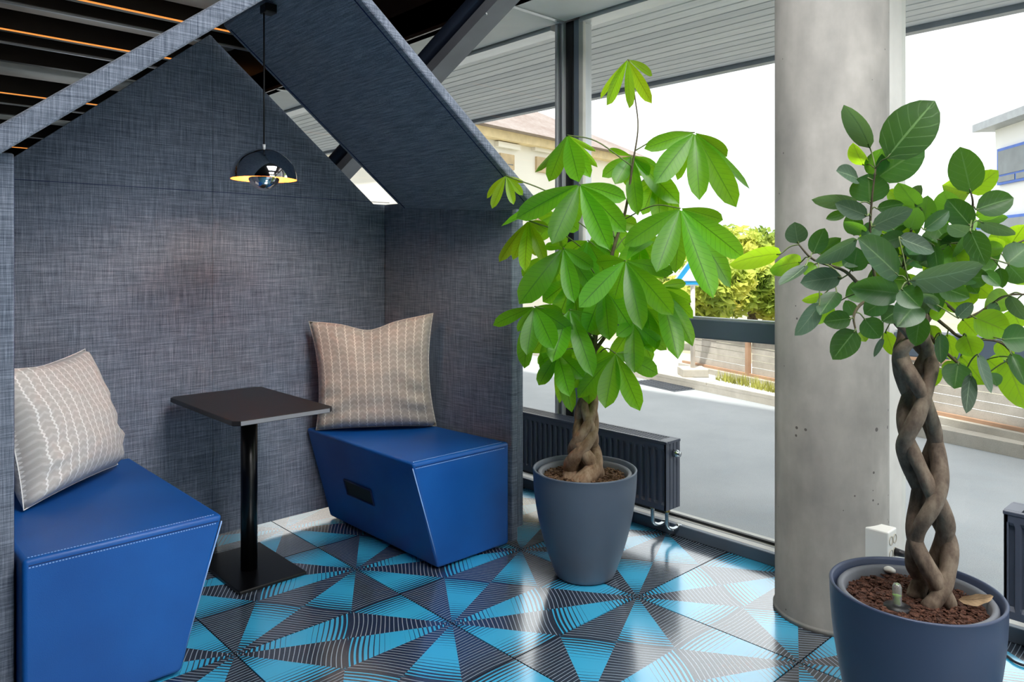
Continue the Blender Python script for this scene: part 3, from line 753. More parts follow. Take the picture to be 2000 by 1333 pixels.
tubeo('stem', [p - b1 for p in spine], [.011 - .0085 * min(1, i / 45) for i in range(61)], 'twig', mt, 8)
for tgt in ((1095, 470), (1070, 610), (1290, 570)):
    q = at(*tgt, D1 + .03); s0 = spine[2]
    tubeo('stem', [p - b1 for p in smooth_path([s0, s0.lerp(q, .5) + UP * .05, q], 16)], [.008 - .005 * i / 16 for i in range(17)], 'twig', mt, 8)
# hub px, depth offset, young?, [(tip px, tip depth offset, width px)]
CL = [
 ((1226, 116), -.02, 1, [((1173, 193), -.03, 17), ((1185, 206), -.07, 25), ((1229, 212), -.09, 25), ((1273, 202), -.05, 24), ((1274, 148), .06, 16), ((1252, 172), .07, 15), ((1199, 160), .05, 15)]),
 ((1357, 259), -.03, 0, [((1258, 291), -.02, 34), ((1279, 359), -.08, 50), ((1323, 352), .07, 26), ((1366, 391), -.10, 46), ((1438, 405), -.04, 52), ((1420, 306), .05, 34), ((1464, 369), .03, 15)]),
 ((988, 343), -.02, 1, [((951, 388), .02, 12), ((961, 408), -.04, 19), ((1003, 400), -.05, 18), ((1021, 382), 0, 17), ((1023, 357), .04, 8)]),
 ((1108, 264), .02, 0, [((1131, 356), -.12, 47), ((1072, 355), .03, 36), ((1045, 337), .06, 15), ((1153, 347), .03, 30), ((1167, 327), .08, 18), ((1163, 296), .10, 12)]),
 ((1132, 360), -.17, 0, [((1008, 427), -.16, 48), ((979, 442), -.05, 22), ((1078, 477), -.24, 52), ((1190, 488), -.25, 52), ((1222, 454), -.18, 48), ((1223, 389), -.14, 38), ((1120, 440), -.02, 30)]),
 ((1234, 305), .05, 0, [((1188, 292), .08, 14), ((1176, 346), .04, 30), ((1201, 360), .0, 36), ((1268, 342), .02, 34), ((1286, 330), .1, 15), ((1327, 399), -.03, 46), ((1246, 421), -.04, 36), ((1222, 362), .1, 24)]),
 ((1329, 407), -.16, 0, [((1219, 480), -.14, 46), ((1282, 532), -.24, 52), ((1393, 583), -.27, 54), ((1453, 505), -.18, 50), ((1412, 430), -.10, 32), ((1427, 562), -.02, 44), ((1319, 534), 0, 34), ((1300, 440), .02, 30)]),
 ((1032, 431), -.05, 1, [((1002, 508), -.04, 22), ((1025, 531), -.1, 28), ((1065, 514), -.1, 28), ((1070, 450), 0, 24), ((975, 512), .05, 24), ((1046, 500), .02, 22)]),
 ((1100, 485), -.16, 0, [((1014, 594), -.20, 58), ((1122, 592), -.26, 40), ((1159, 523), -.16, 34), ((1064, 482), -.06, 18), ((1160, 570), -.06, 34), ((1066, 548), -.02, 34)]),
 ((1222, 509), -.20, 0, [((1131, 601), -.24, 48), ((1254, 645), -.32, 46), ((1315, 616), -.26, 52), ((1315, 533), -.12, 34), ((1164, 512), -.08, 26), ((1200, 585), -.08, 40), ((1270, 470), .0, 30)]),
 ((1288, 560), .02, 0, [((1340, 554), .04, 22), ((1350, 591), .02, 30), ((1354, 622), -.03, 32), ((1353, 677), -.10, 36), ((1324, 702), -.16, 46), ((1290, 660), .06, 34)]),
 ((1044, 599), -.16, 0, [((963, 636), -.14, 28), ((1011, 648), -.1, 20), ((1029, 694), -.24, 40), ((1082, 682), -.24, 48), ((1024, 720), -.06, 32), ((1099, 616), -.10, 30), ((1120, 650), -.14, 36)]),
 ((1112, 605), -.10, 0, [((1078, 708), -.22, 48), ((1158, 736), -.22, 44), ((1140, 690), -.04, 40), ((1180, 650), -.05, 38), ((1096, 660), .04, 34)]),
 ((1202, 690), -.14, 0, [((1182, 798), -.22, 48), ((1250, 803), -.22, 44), ((1285, 731), -.10, 40), ((1128, 778), -.10, 36), ((1240, 700), .05, 30), ((1160, 712), -.04, 30)]),
 ((1090, 690), -.06, 0, [((1052, 753), -.04, 32), ((1093, 788), .02, 22), ((1113, 775), -.18, 42), ((1117, 806), -.08, 34), ((1140, 740), -.08, 34), ((1050, 710), .05, 26)]),
 ((1238, 632), -.06, 0, [((1239, 729), -.18, 44), ((1274, 705), -.02, 26), ((1302, 684), -.04, 28), ((1204, 657), -.12, 30), ((1270, 640), .02, 28), ((1195, 700), .04, 32)]),
 ((1160, 560), .06, 0, [((1125, 620), .05, 40), ((1190, 630), .04, 40), ((1215, 575), .08, 36), ((1120, 560), .08, 34), ((1160, 640), .1, 36)]),
 ((1190, 430), .08, 0, [((1160, 500), .06, 40), ((1230, 500), .05, 40), ((1245, 440), .1, 34), ((1150, 440), .12, 32), ((1195, 520), .1, 36)]),
 ((1065, 500), .08, 0, [((1030, 570), .07, 38), ((1075, 590), .04, 38), ((1110, 560), .08, 34), ((1020, 540), .12, 30)]),
 ((1250, 560), .10, 0, [((1225, 640), .08, 40), ((1275, 650), .06, 40), ((1305, 600), .1, 36), ((1200, 600), .14, 32)]),
 ((1085, 418), .05, 0, [((1050, 470), .05, 36), ((1095, 490), .02, 38), ((1130, 450), .08, 34), ((1050, 420), .1, 28)]),
 ((1148, 470), -.02, 0, [((1110, 560), -.02, 46), ((1150, 575), -.06, 48), ((1195, 560), -.02, 46), ((1200, 500), .04, 36), ((1100, 500), .04, 36)]),
 ((1180, 560), -.06, 0, [((1145, 650), -.08, 46), ((1190, 665), -.12, 48), ((1232, 640), -.08, 46), ((1240, 580), .0, 38), ((1130, 580), .0, 36)]),
 ((1075, 640), .04, 0, [((1040, 690), .04, 34), ((1068, 740), .0, 40), ((1110, 715), .02, 36), ((1030, 660), .06, 28)]),
 ((1150, 690), .0, 0, [((1115, 760), -.02, 40), ((1150, 790), -.05, 42), ((1190, 765), -.02, 42), ((1205, 715), .02, 34)]),
 ((1262, 600), .0, 0, [((1235, 680), -.02, 42), ((1275, 690), -.05, 44), ((1310, 660), -.02, 40), ((1225, 620), .04, 34)]),
 ((1245, 462), .02, 0, [((1215, 540), .0, 42), ((1255, 560), -.03, 44), ((1295, 545), .0, 42), ((1305, 490), .05, 34)]),
 ((1120, 545), .02, 0, [((1060, 590), .02, 40), ((1085, 640), -.02, 46), ((1130, 655), -.04, 46), ((1165, 620), .0, 40)]),
 ((1282, 350), .04, 0, [((1255, 420), .03, 34), ((1290, 440), .0, 38), ((1322, 420), .04, 34), ((1240, 375), .08, 26)]),
 ((1140, 660), .08, 0, [((1110, 730), .06, 36), ((1160, 750), .04, 36), ((1190, 715), .08, 34), ((1085, 700), .1, 30)]),
]
for hub, dz, yg, lv in CL:
    h = at(hub[0], hub[1], D1 + dz)
    best = min(spine, key=lambda p: (p - (h - UP * .10)).length)
    pm = best.lerp(h, .55) + UP * .03
    pc = tubeo('palmate_leaf', [p - b1 for p in smooth_path([best, pm, h], 12)], .0026, 'petiole', mt, 6)
    for tip, tz, w in lv:
        q = at(tip[0], tip[1], D1 + tz); st = h.lerp(q, .03)
        L = (q - st).length; wr = w / FPX * (D1 + tz)
        wreal = max(wr, .30 * L); ph = math.acos(min(1, wr / wreal)) * rnd.choice((-1, 1)) + rnd.uniform(-.2, .2)
        up_ = .10 if q.z < h.z else .16
        me = leaf_mesh(st, q, wreal * 1.12, ph, rnd.uniform(-.03, .05), rnd.uniform(.12, .3), 'p', up_ * .6, b1)
        o = link('leaflet', me, 'leaf_py' if yg else 'leaf_p', pc)
# ---------------------------------------------------------------- fig tree
D2 = 1.85
b2 = at(1787, 510, D2); b2.z = 0
ft = tag(empty('potted_fig_tree', b2), 'fig tree with a twisted grey trunk and oval dark green leaves in a blue-grey pot', 'potted plant')
PH = .392
pot(ft, b2, .195, .136, PH, 'pot_dark', 'pot_in')
soil(ft, .155, PH - .050, 'soil_red', 1500, 11)
# braided trunk
cen = [at(1822, 1178, D2), at(1820, 1120, D2), at(1816, 1050, D2), at(1812, 980, D2), at(1803, 900, D2), at(1797, 830, D2), at(1790, 760, D2), at(1784, 700, D2), at(1782, 660, D2)]
cp = smooth_path(cen, 80)
ends = [(1726, 598, -.02), (1802, 600, .03), (1836, 580, .07), (1770, 585, .08)]
for k in range(4):
    pts, rad = [], []
    for i, p in enumerate(cp):
        t = i / 80; a = k * math.pi / 2 + .9 + t * 2 * math.pi * 1.55 * (1 if k % 2 == 0 else -1); R_ = .031 if k % 2 == 0 else .026
        R_ *= 1.15 - .25 * t + .12 * math.sin(t * 21 + k)
        pts.append(p + RV * math.cos(a) * R_ * 1.25 + DV * math.sin(a) * R_ - b2); rad.append(.0205 - .0045 * t + .0018 * math.sin(t * 17 + k * 2) + .0022 * noise.noise(Vector((t * 16, k * 7, 0))))
    e = at(ends[k][0], ends[k][1], D2 + ends[k][2]) - b2
    ex = smooth_path([pts[-6], pts[-1], pts[-1].lerp(e, .5), e], 18)[7:]
    pts += ex[1:]; rad += [rad[-1] * (1 - .035 * j) for j in range(1, len(ex))]
    tubeo('trunk_strand', pts, rad, 'bark_grey', ft, 14)
# (base px, tip px, width px, depth offset, colour)
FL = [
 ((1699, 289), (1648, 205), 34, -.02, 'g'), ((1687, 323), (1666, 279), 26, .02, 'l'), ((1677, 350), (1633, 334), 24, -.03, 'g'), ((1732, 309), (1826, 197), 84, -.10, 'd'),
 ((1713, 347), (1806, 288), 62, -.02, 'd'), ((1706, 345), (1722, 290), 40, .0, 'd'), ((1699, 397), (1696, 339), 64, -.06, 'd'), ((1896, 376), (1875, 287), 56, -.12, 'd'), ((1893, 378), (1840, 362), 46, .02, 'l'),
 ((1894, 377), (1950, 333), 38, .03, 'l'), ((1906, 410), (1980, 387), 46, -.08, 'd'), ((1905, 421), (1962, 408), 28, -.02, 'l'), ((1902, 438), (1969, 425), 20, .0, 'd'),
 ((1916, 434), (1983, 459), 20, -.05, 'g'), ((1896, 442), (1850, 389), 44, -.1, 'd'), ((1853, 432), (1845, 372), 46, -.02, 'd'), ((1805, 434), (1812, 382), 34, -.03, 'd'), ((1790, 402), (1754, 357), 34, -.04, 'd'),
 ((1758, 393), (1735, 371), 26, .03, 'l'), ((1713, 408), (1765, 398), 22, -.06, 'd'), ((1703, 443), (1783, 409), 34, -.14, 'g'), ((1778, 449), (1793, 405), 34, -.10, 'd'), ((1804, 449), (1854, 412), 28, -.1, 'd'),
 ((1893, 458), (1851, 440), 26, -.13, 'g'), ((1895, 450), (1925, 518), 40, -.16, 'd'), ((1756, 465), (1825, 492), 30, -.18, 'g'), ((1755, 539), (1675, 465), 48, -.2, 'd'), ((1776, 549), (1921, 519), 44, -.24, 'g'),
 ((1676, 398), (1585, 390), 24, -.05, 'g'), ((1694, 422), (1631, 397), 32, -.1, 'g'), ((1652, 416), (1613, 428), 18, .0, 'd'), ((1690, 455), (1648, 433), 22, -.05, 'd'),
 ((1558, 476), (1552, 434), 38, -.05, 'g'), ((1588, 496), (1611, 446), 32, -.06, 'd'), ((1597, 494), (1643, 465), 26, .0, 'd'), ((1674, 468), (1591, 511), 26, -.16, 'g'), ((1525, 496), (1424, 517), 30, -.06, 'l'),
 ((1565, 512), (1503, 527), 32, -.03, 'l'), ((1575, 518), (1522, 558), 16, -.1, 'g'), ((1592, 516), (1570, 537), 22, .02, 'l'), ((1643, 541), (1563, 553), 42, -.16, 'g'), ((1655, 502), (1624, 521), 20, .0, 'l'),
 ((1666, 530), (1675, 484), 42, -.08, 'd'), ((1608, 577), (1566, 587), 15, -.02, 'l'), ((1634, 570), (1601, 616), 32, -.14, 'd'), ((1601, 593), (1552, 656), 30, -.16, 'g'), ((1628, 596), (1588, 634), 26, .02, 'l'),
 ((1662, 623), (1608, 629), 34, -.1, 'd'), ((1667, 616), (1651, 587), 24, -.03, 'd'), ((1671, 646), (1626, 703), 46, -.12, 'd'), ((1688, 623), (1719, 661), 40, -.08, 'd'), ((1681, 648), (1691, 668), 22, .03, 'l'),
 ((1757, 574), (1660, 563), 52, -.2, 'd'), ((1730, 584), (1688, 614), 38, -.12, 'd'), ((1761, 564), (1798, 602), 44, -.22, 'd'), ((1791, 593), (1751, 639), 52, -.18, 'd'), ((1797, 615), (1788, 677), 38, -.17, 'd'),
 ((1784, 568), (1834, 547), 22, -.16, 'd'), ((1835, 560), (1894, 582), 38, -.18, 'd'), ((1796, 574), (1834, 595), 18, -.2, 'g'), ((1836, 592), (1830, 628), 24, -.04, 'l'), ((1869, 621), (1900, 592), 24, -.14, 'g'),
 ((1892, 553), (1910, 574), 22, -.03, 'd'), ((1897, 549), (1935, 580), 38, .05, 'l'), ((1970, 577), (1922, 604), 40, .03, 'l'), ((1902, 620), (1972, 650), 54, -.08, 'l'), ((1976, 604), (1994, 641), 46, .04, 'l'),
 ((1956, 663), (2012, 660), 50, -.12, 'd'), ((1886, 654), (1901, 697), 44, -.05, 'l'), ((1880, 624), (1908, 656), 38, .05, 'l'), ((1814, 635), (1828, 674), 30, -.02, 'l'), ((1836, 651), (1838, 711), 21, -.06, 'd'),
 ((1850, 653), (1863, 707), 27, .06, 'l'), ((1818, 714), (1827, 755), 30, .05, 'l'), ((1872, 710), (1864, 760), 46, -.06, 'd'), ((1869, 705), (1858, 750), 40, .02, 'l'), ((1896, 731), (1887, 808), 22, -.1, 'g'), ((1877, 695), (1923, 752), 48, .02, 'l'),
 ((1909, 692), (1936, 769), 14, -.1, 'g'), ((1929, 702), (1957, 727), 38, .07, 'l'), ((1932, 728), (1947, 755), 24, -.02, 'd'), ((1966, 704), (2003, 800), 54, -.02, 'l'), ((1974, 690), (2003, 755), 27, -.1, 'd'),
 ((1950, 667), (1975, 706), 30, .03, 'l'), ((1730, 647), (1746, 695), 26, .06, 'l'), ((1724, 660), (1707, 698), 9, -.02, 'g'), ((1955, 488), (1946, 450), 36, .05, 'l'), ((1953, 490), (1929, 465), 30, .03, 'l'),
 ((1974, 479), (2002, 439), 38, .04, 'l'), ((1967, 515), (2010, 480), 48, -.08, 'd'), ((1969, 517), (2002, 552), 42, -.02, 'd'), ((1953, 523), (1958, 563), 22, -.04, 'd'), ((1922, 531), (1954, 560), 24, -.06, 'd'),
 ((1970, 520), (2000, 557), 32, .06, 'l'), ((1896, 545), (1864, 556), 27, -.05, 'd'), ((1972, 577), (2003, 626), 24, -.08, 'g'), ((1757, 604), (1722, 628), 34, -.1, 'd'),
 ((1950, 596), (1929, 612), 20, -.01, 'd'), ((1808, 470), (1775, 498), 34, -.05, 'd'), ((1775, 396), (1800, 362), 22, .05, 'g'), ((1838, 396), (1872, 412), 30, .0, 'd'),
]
for _ in range(64):   # leaves deeper inside the crown
    a = rnd.random() * 6.28; r = math.sqrt(rnd.random()); cx, cy = 1785 + 135 * r * math.cos(a), 500 + 95 * r * math.sin(a); an = rnd.random() * 6.28; l = rnd.uniform(42, 70)
    FL.append(((cx, cy), (cx + l * math.cos(an), cy + l * math.sin(an)), rnd.uniform(26, 44), rnd.uniform(-.05, .16), rnd.choice('dddl')))
# branches: limbs from the trunk ends to the leaf groups
limbs = []
def limb(pts, r0, r1):
    q = smooth_path([at(px, py, D2 + dz) for px, py, dz in pts], 24); limbs.append(q)
    tubeo('branch', [p - b2 for p in q], [r0 + (r1 - r0) * i / 24 for i in range(25)], 'twig' if r0 < .009 else 'bark_grey', ft, 8)
limb([(1726, 598, -.02), (1712, 560, -.03), (1700, 470, -.04), (1702, 400, -.05), (1710, 330, -.06)], .005, .002)
limb([(1726, 598, -.02), (1690, 570, -.03), (1650, 530, -.05), (1590, 508, -.06), (1560, 478, -.05)], .006, .002)
limb([(1726, 598, -.02), (1690, 590, -.05), (1668, 615, -.07), (1672, 650, -.09)], .005, .002)
limb([(1770, 585, .08), (1765, 520, .03), (1780, 450, -.02), (1800, 410, -.03)], .005, .002)
limb([(1836, 580, .07), (1875, 520, .0), (1895, 460, -.06), (1900, 400, -.08), (1896, 375, -.08)], .005, .002)
limb([(1836, 580, .07), (1900, 510, .03), (1950, 492, .02), (2010, 465, .0)], .005, .002)
limb([(1802, 600, .03), (1840, 590, .0), (1890, 620, .0), (1960, 580, .0), (2005, 575, .0)], .005, .002)
limb([(1802, 600, .03), (1850, 640, .0), (1880, 660, -.02), (1950, 668, -.03), (1985, 700, -.04)], .005, .002)
limb([(1802, 600, .03), (1820, 660, .0), (1860, 700, -.03), (1896, 730, -.06)], .006, .0025)
limb([(1802, 600, .03), (1785, 575, -.08), (1774, 552, -.2)], .007, .003)
lp_ = [p for q in limbs for p in q]
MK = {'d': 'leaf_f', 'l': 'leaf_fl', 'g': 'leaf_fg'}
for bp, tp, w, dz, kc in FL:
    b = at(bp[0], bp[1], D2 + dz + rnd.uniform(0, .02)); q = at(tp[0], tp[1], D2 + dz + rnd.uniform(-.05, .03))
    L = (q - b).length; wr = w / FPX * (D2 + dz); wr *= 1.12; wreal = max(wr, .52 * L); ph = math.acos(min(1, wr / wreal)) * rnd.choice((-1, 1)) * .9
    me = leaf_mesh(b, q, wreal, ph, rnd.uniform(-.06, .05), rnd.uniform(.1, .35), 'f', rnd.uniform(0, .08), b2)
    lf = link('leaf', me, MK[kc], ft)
    s0 = min(lp_, key=lambda p: (p - b).length)
    if .004 < (s0 - b).length < .16: tubeo('stalk', [p - b2 for p in smooth_path([s0, s0.lerp(b, .5) + UP * .006, b, b.lerp(q, .08)], 8)], .0017, 'petiole', lf, 5)
    elif (s0 - b).length >= .16:
        v = (s0 - b).normalized(); tubeo('stalk', [p - b2 for p in (b + v * .05, b, b.lerp(q, .06))], .0016, 'petiole', lf, 5)
# things lying on the soil
zs = PH - .038
def ground_leaf(px, py, a, l, w, lab):
    p = fl(px, py, zs + .026); q = p + Vector((math.cos(a), math.sin(a), .1)) * l
    me = leaf_mesh(p, q, w, .5, .08, .25, 'f', .0, p, wav=.2); o = link('fallen_leaf', me, 'leaf_dry'); o.location = p
    tag(o, lab, 'leaf', 'dry leaves on the soil of the fig tree pot')
ground_leaf(1858, 1128, .9, .06, .045, 'curled dry leaf on the soil behind the fig trunk')
ground_leaf(1872, 1172, -.75, .085, .028, 'long dry leaf on the soil right of the fig trunk')
bm = bmesh.new(); bmesh.ops.create_icosphere(bm, subdivisions=2, radius=.016)
for v in bm.verts: v.co *= 1 + .35 * noise.noise(v.co * 60); v.co.z *= .55
tag(fin('pebble', bm, 'plastic_white', None, True, fl(1737, 1113, zs + .016)), 'white pebble on the soil of the fig tree pot', 'pebble')
wp = fl(1752, 1192, zs); wi = tag(empty('water_level_gauge', wp), 'clear water level tube with a green float standing in the fig tree pot', 'gauge')
latheo('holder', [(0, -.01), (.030, -.01), (.030, .010), (.012, .013), (0, .013)], 'black_plastic', wi, seg=24)
latheo('tube', [(.0105, .010), (.0105, .056), (.008, .063), (0, .066)], 'tube_clear', wi, seg=20)
latheo('float', [(0, .014), (.005, .014), (.004, .03), (.0075, .036), (0, .040)], 'green_float', wi, seg=12)

# ================================================================== OUTDOORS
RZ, SZ = -.15, -.06
struct(boxo('ground', -40, 90, -60, 110, -.5, -.40, 'earth'))
q0 = fl(1251, 739, RZ); q1 = fl(2000, 898, RZ); sd = (q0 - q1).normalized(); sn = Vector((sd.y, -sd.x, 0))   # street direction, away from the house
if sn.x < 0: sn = -sn
def strip(name, o0, o1, z0, z1, mat, l0=-25, l1=45):
    bm = bmesh.new(); b = q1.copy(); b.z = 0
    prism(bm, [b + sd * l0 + sn * o0 + UP * z0, b + sd * l1 + sn * o0 + UP * z0, b + sd * l1 + sn * o1 + UP * z0, b + sd * l0 + sn * o1 + UP * z0], UP * (z1 - z0)); return fin(name, bm, mat)
def road_mesh():
    bm = bmesh.new(); b = q1.copy(); b.z = 0; e0 = b + sd * -25; e1 = b + sd * 45
    prism(bm, [Vector((2.93, e0.y, -.4)), e0 - UP * .4, e1 - UP * .4, Vector((2.93, e1.y, -.4))], UP * (RZ + .4)); return fin('road', bm, 'asphalt')
struct(road_mesh())
struct(strip('pavement', .14, 1.55, -.4, SZ, 'pavement'))
struct(strip('pavement_far', 1.551, 40, -.4, SZ - .002, 'earth'))
cs = struct(strip('curb', .001, .139, -.4, SZ - .02, 'curb'))
for k in range(-4, 16):
    bm = bmesh.new(); b = q1.copy(); b.z = 0; l0 = k * 1.0 + .006; l1 = (k + 1) * 1.0 - .006
    prism(bm, [b + sd * l0 + sn * .0 + UP * (SZ - .03), b + sd * l1 + sn * .0 + UP * (SZ - .03), b + sd * l1 + sn * .138 + UP * (SZ - .03), b + sd * l0 + sn * .138 + UP * (SZ - .03)], UP * .035); fin('curb_stone', bm, 'curb', cs)
# drain grate
dg = fl(1300, 753, RZ); gr = tag(empty('drain_grate', dg), 'dark iron drain grate in the road beside the curb', 'drain'); gr.rotation_euler = (0, 0, math.atan2(sd.y, sd.x))
boxo('frame', -.36, .36, -.2, .2, -.01, .006, 'iron', gr)
for k in range(8): boxo('bar', -.33, .33, -.17 + k * .046, -.15 + k * .046, .006, .014, 'iron', gr)
# fence
f0 = fl(1380, 716, 0); f1 = fl(1823, 806, 0); fd = (f0 - f1).normalized(); fn = Vector((fd.y, -fd.x, 0)); fn = fn if fn.x > 0 else -fn
fe = tag(empty('fence', f1), 'low weathered plank fence with rusty posts along the pavement', 'fence')
def fbox(name, l0, l1, o0, o1, z0, z1, mat, par):
    bm = bmesh.new(); prism(bm, [fd * l0 + fn * o0 + UP * z0, fd * l1 + fn * o0 + UP * z0, fd * l1 + fn * o1 + UP * z0, fd * l0 + fn * o1 + UP * z0], UP * (z1 - z0)); return fin(name, bm, mat, par)
LN = (f0 - f1).length
fbox('plinth', -3.2, LN + .4, -.10, .12, SZ - f1.z - .02, -.005, 'curb', fe)
pl_l = [-3.0 + 1.02 * k for k in range(int((LN + 3.3) / 1.02) + 1)]
for l in pl_l:
    fbox('post', l - .022, l + .022, -.05, -.005, -.02, .46, 'rust', fe)
    for k in range(6):
        z = .02 + k * .07; fbox('slat', l + .026, min(l + 1.02 - .026, LN + .4), .0, .022, z, z + .062, 'fence_wood', fe)
fbox('top_rail', -3.1, LN + .4, -.045, -.01, .40, .435, 'rust', fe); fbox('bottom_rail', -3.1, LN + .4, -.045, -.01, -.004, .022, 'rust', fe)
# grass tuft on the pavement edge
bm = bmesh.new(); r3 = random.Random(5)
for _ in range(500):
    l = r3.uniform(LN - 1.5, LN - .5); p = f1 + fd * l + fn * r3.uniform(-.30, -.17); p.z = SZ; h = r3.uniform(.03, .13); d = Vector((r3.uniform(-1, 1), r3.uniform(-1, 1), 0)) * .03; w = Vector((r3.uniform(-1, 1), r3.uniform(-1, 1), 0)).normalized() * .006
    v = [bm.verts.new(p - w), bm.verts.new(p + w), bm.verts.new(p + d + UP * h)]; bm.faces.new(v)
gt = fin('grass_strip', bm, 'grass'); gt['kind'] = 'stuff'; tag(gt, 'dry yellow grass growing at the foot of the fence', 'grass')
# road sign
sp = at(1353, 0, 8.2); sp.z = SZ; sg_ = tag(empty('road_sign', sp), 'triangular blue and white road sign on a pale post', 'sign'); sg_.rotation_euler = (0, 0, -TH)
tubeo('post', [(0, 0, 0), (0, 0, 1.28)], .026, 'pole', sg_, 10)
zt = CAMH + (YH - 500) * 8.2 / FPX
zbm = CAMH + (YH - 556) * 8.2 / FPX
def tri(name, s, y, mat):
    bm = bmesh.new(); c = (zt + zbm * 2) / 3 - SZ; hh = (zt - zbm) * s; prism(bm, [Vector((-.235 * s, y, c - hh / 3)), Vector((.235 * s, y, c - hh / 3)), Vector((0, y, c + hh * 2 / 3))], Vector((0, .006, 0))); fin(name, bm, mat, sg_)
tri('border', 1.12, -.036, 'sign_white'); tri('blue_face', 1.0, -.044, 'sign_blue'); tri('white_symbol', .62, -.052, 'sign_white')
boxo('foot', -.14, .14, -.14, .14, 0, .09, 'curb', sg_, .01)
# trees
def tree(px, pyc, d, rx, rz, n, lab, seed, ls=.10):
    r = random.Random(seed); c = at(px, pyc, d); base = Vector((c.x, c.y, SZ))
    t = tag(empty('tree', base), lab, 'tree', 'trees beyond the fence')
    tubeo('trunk', [p - base for p in smooth_path([base, base.lerp(c, .5) + Vector((.08, .05, 0)), c], 8)], [.11 - .008 * i for i in range(9)], 'bark_grey', t, 8)
    bm = bmesh.new(); blobs = [(Vector((r.gauss(0, .45) * rx, r.gauss(0, .4) * rx, r.uniform(-.75, .7) * rz)), r.uniform(.32, .55)) for _ in range(16)]
    for _ in range(n):
        bc, br_ = r.choice(blobs); v = Vector((r.gauss(0, 1), r.gauss(0, 1), r.gauss(0, 1))).normalized() * (br_ * r.uniform(.72, 1.05)); p = c - base + bc + Vector((v.x * rx, v.y * rx, v.z * rz))
        if p.z < .1: continue
        a = Vector((r.gauss(0, 1), r.gauss(0, 1), r.gauss(0, 1))).normalized() * ls * r.uniform(.6, 1.2); b = a.orthogonal().normalized() * ls * .5
        bm.faces.new([bm.verts.new(p - a), bm.verts.new(p + b), bm.verts.new(p + a), bm.verts.new(p - b)])
    fin('crown', bm, 'tree', t)
tree(1470, 535, 13.5, .95, 1.0, 9000, 'sunlit yellow-green tree beside the concrete column beyond the fence', 2)
tree(1385, 565, 10.6, .55, .42, 4000, 'small green bushy tree behind the road sign', 3)
tree(1590, 515, 18.0, 1.1, 1.0, 5000, 'tree mostly hidden behind the concrete column', 4)
tree(1262, 588, 13.0, .42, .55, 4000, 'low green tree behind the money tree', 6)
# white house at the left
def poly(name, pts, mat, par, d=None):
    bm = bmesh.new(); prism(bm, pts, d if d is not None else UP * .02); return fin(name, bm, mat, par)
A = at(820, 510, 12.3); B = at(1225, 510, 17.4); A = A.lerp(B, .13); A.z = B.z = SZ
hv = (B - A).normalized(); hn = Vector((hv.y, -hv.x, 0)); hn = hn if hn.dot(CAM - A) < 0 else -hn     # hn away from viewer
hs = tag(empty('house', A), 'white rendered house with a weathered hipped roof beyond the window left of the money tree', 'house')
HL = (B - A).length; EZ = 3.42 - SZ
V = lambda l, o, z: hv * l + hn * o + UP * z
poly('wall', [V(0, 0, 0), V(HL, 0, 0), V(HL, 6, 0), V(0, 6, 0)], 'house', hs, UP * EZ)
poly('cornice', [V(-.2, -.22, EZ), V(HL + .2, -.22, EZ), V(HL + .2, 6.2, EZ), V(-.2, 6.2, EZ)], 'house_trim', hs, UP * .16)
bm = bmesh.new(); e = [V(-.4, -.42, EZ + .16), V(HL + .4, -.42, EZ + .16), V(HL + .4, 6.4, EZ + .16), V(-.4, 6.4, EZ + .16), V(1.0, 3, EZ + 2.05), V(HL - 3.0, 3, EZ + 2.05)]
v = [bm.verts.new(p) for p in e]
for f in ((0, 1, 5, 4), (1, 2, 5), (2, 3, 4, 5), (3, 0, 4), (0, 3, 2, 1)): bm.faces.new([v[i] for i in f])
fin('roof', bm, 'roof', hs)
def house_window(px0, px1, py0, py1):
    # place on facade plane
    nrm = hn
    def hit(px, py):
        r = ray(px, py); return CAM + r * ((A - CAM).dot(nrm) / r.dot(nrm)) - A
    a = hit(px0, py0); b = hit(px1, py1); l0, l1 = a.dot(hv), b.dot(hv); z1, z0 = a.z, b.z
    w = poly('window', [V(l0, -.05, z0), V(l1, -.05, z0), V(l1, .02, z0), V(l0, .02, z0)], 'win_frame', hs, UP * (z1 - z0))
    m = (l1 - l0) * .12; mid = (l0 + l1) / 2
    for p0, p1 in ((l0 + m, mid - m * .4), (mid + m * .4, l1 - m)): poly('pane', [V(p0, -.06, z0 + .1), V(p1, -.06, z0 + .1), V(p1, -.04, z0 + .1), V(p0, -.04, z0 + .1)], 'win_glass', w, UP * (z1 - z0 - .3))
    poly('lintel', [V(l0 - .12, -.10, z1 + .1), V(l1 + .12, -.10, z1 + .1), V(l1 + .12, .02, z1 + .1), V(l0 - .12, .02, z1 + .1)], 'house', w, UP * .1)
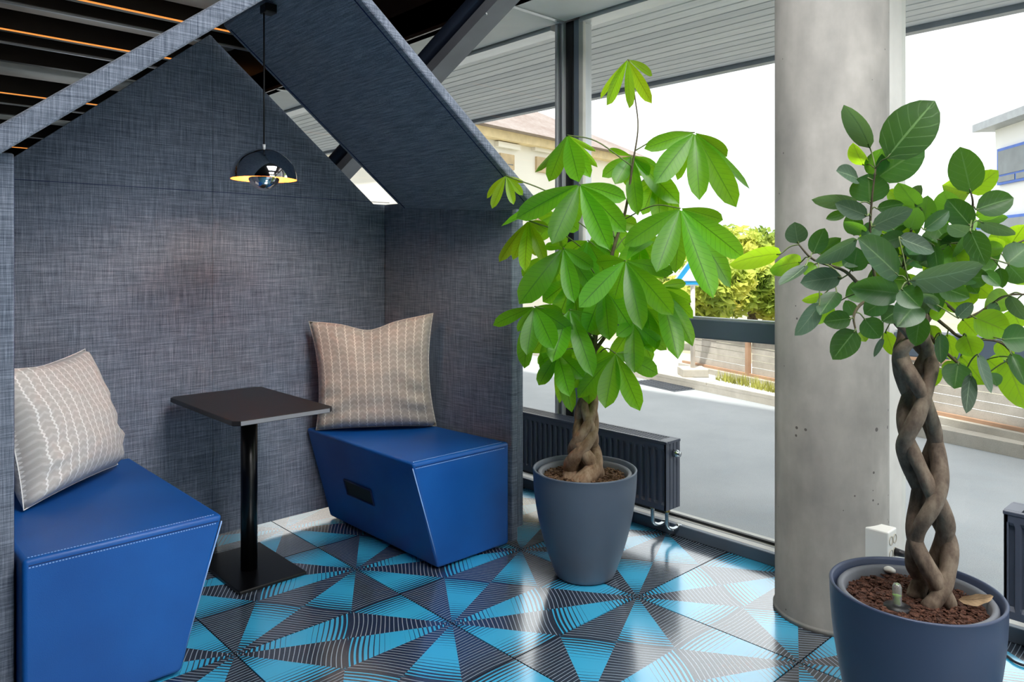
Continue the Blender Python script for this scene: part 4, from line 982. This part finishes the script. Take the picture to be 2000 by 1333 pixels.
for a in ((974, 1001, 299, 333), (1045, 1068, 306, 339), (1110, 1130, 312, 342), (974, 1001, 400, 440), (1045, 1068, 402, 440)): house_window(*a)
# white block at the right
A2 = at(1944, 510, 16.0); B2 = at(2300, 510, 10.8); A2.z = B2.z = SZ; gv = (B2 - A2).normalized(); gn = Vector((gv.y, -gv.x, 0)); gn = gn if gn.dot(CAM - A2) < 0 else -gn
bl = tag(empty('office_block', A2), 'white office block with blue window frames at the right edge beyond the fig tree', 'building')
G = lambda l, o, z: gv * l + gn * o + UP * z
GL = (B2 - A2).length; GZ = 4.0 - SZ
poly('wall', [G(0, 0, 0), G(GL, 0, 0), G(GL, 7, 0), G(0, 7, 0)], 'block', bl, UP * GZ)
poly('roof_edge', [G(-.25, -.35, GZ), G(GL, -.35, GZ), G(GL, 7, GZ), G(-.25, 7, GZ)], 'fascia', bl, UP * .16)
poly('annex_wall', [G(-3.2, .9, 0), G(-.01, .9, 0), G(-.01, 6, 0), G(-3.2, 6, 0)], 'block', bl, UP * (GZ - 1.35))
def block_window(l0, l1, z0, z1, off=0):
    w = poly('window', [G(l0, off - .06, z0), G(l1, off - .06, z0), G(l1, off + .02, z0), G(l0, off + .02, z0)], 'blue_frame', bl, UP * (z1 - z0))
    n = max(1, round((l1 - l0) / .7)); pw_ = (l1 - l0 - .06) / n; zm = z0 + (z1 - z0) * .27
    for k in range(n):
        a, b = l0 + .06 + k * pw_, l0 + (k + 1) * pw_
        poly('pane', [G(a, off - .07, z0 + .05), G(b, off - .07, z0 + .05), G(b, off - .05, z0 + .05), G(a, off - .05, z0 + .05)], 'win_glass', w, UP * (zm - z0 - .09))
    poly('pane', [G(l0 + .06, off - .07, zm), G(l1 - .06, off - .07, zm), G(l1 - .06, off - .05, zm), G(l0 + .06, off - .05, zm)], 'win_glass', w, UP * (z1 - zm - .06))
k = .2
while k < GL - 2:
    block_window(k, k + 2.2, 2.86, 3.62); block_window(k, k + 2.2, 1.45, 2.2); k += 2.5
block_window(-3.0, -1.7, 1.3, 2.1, .9); block_window(-1.5, -.3, 1.3, 2.1, .9)
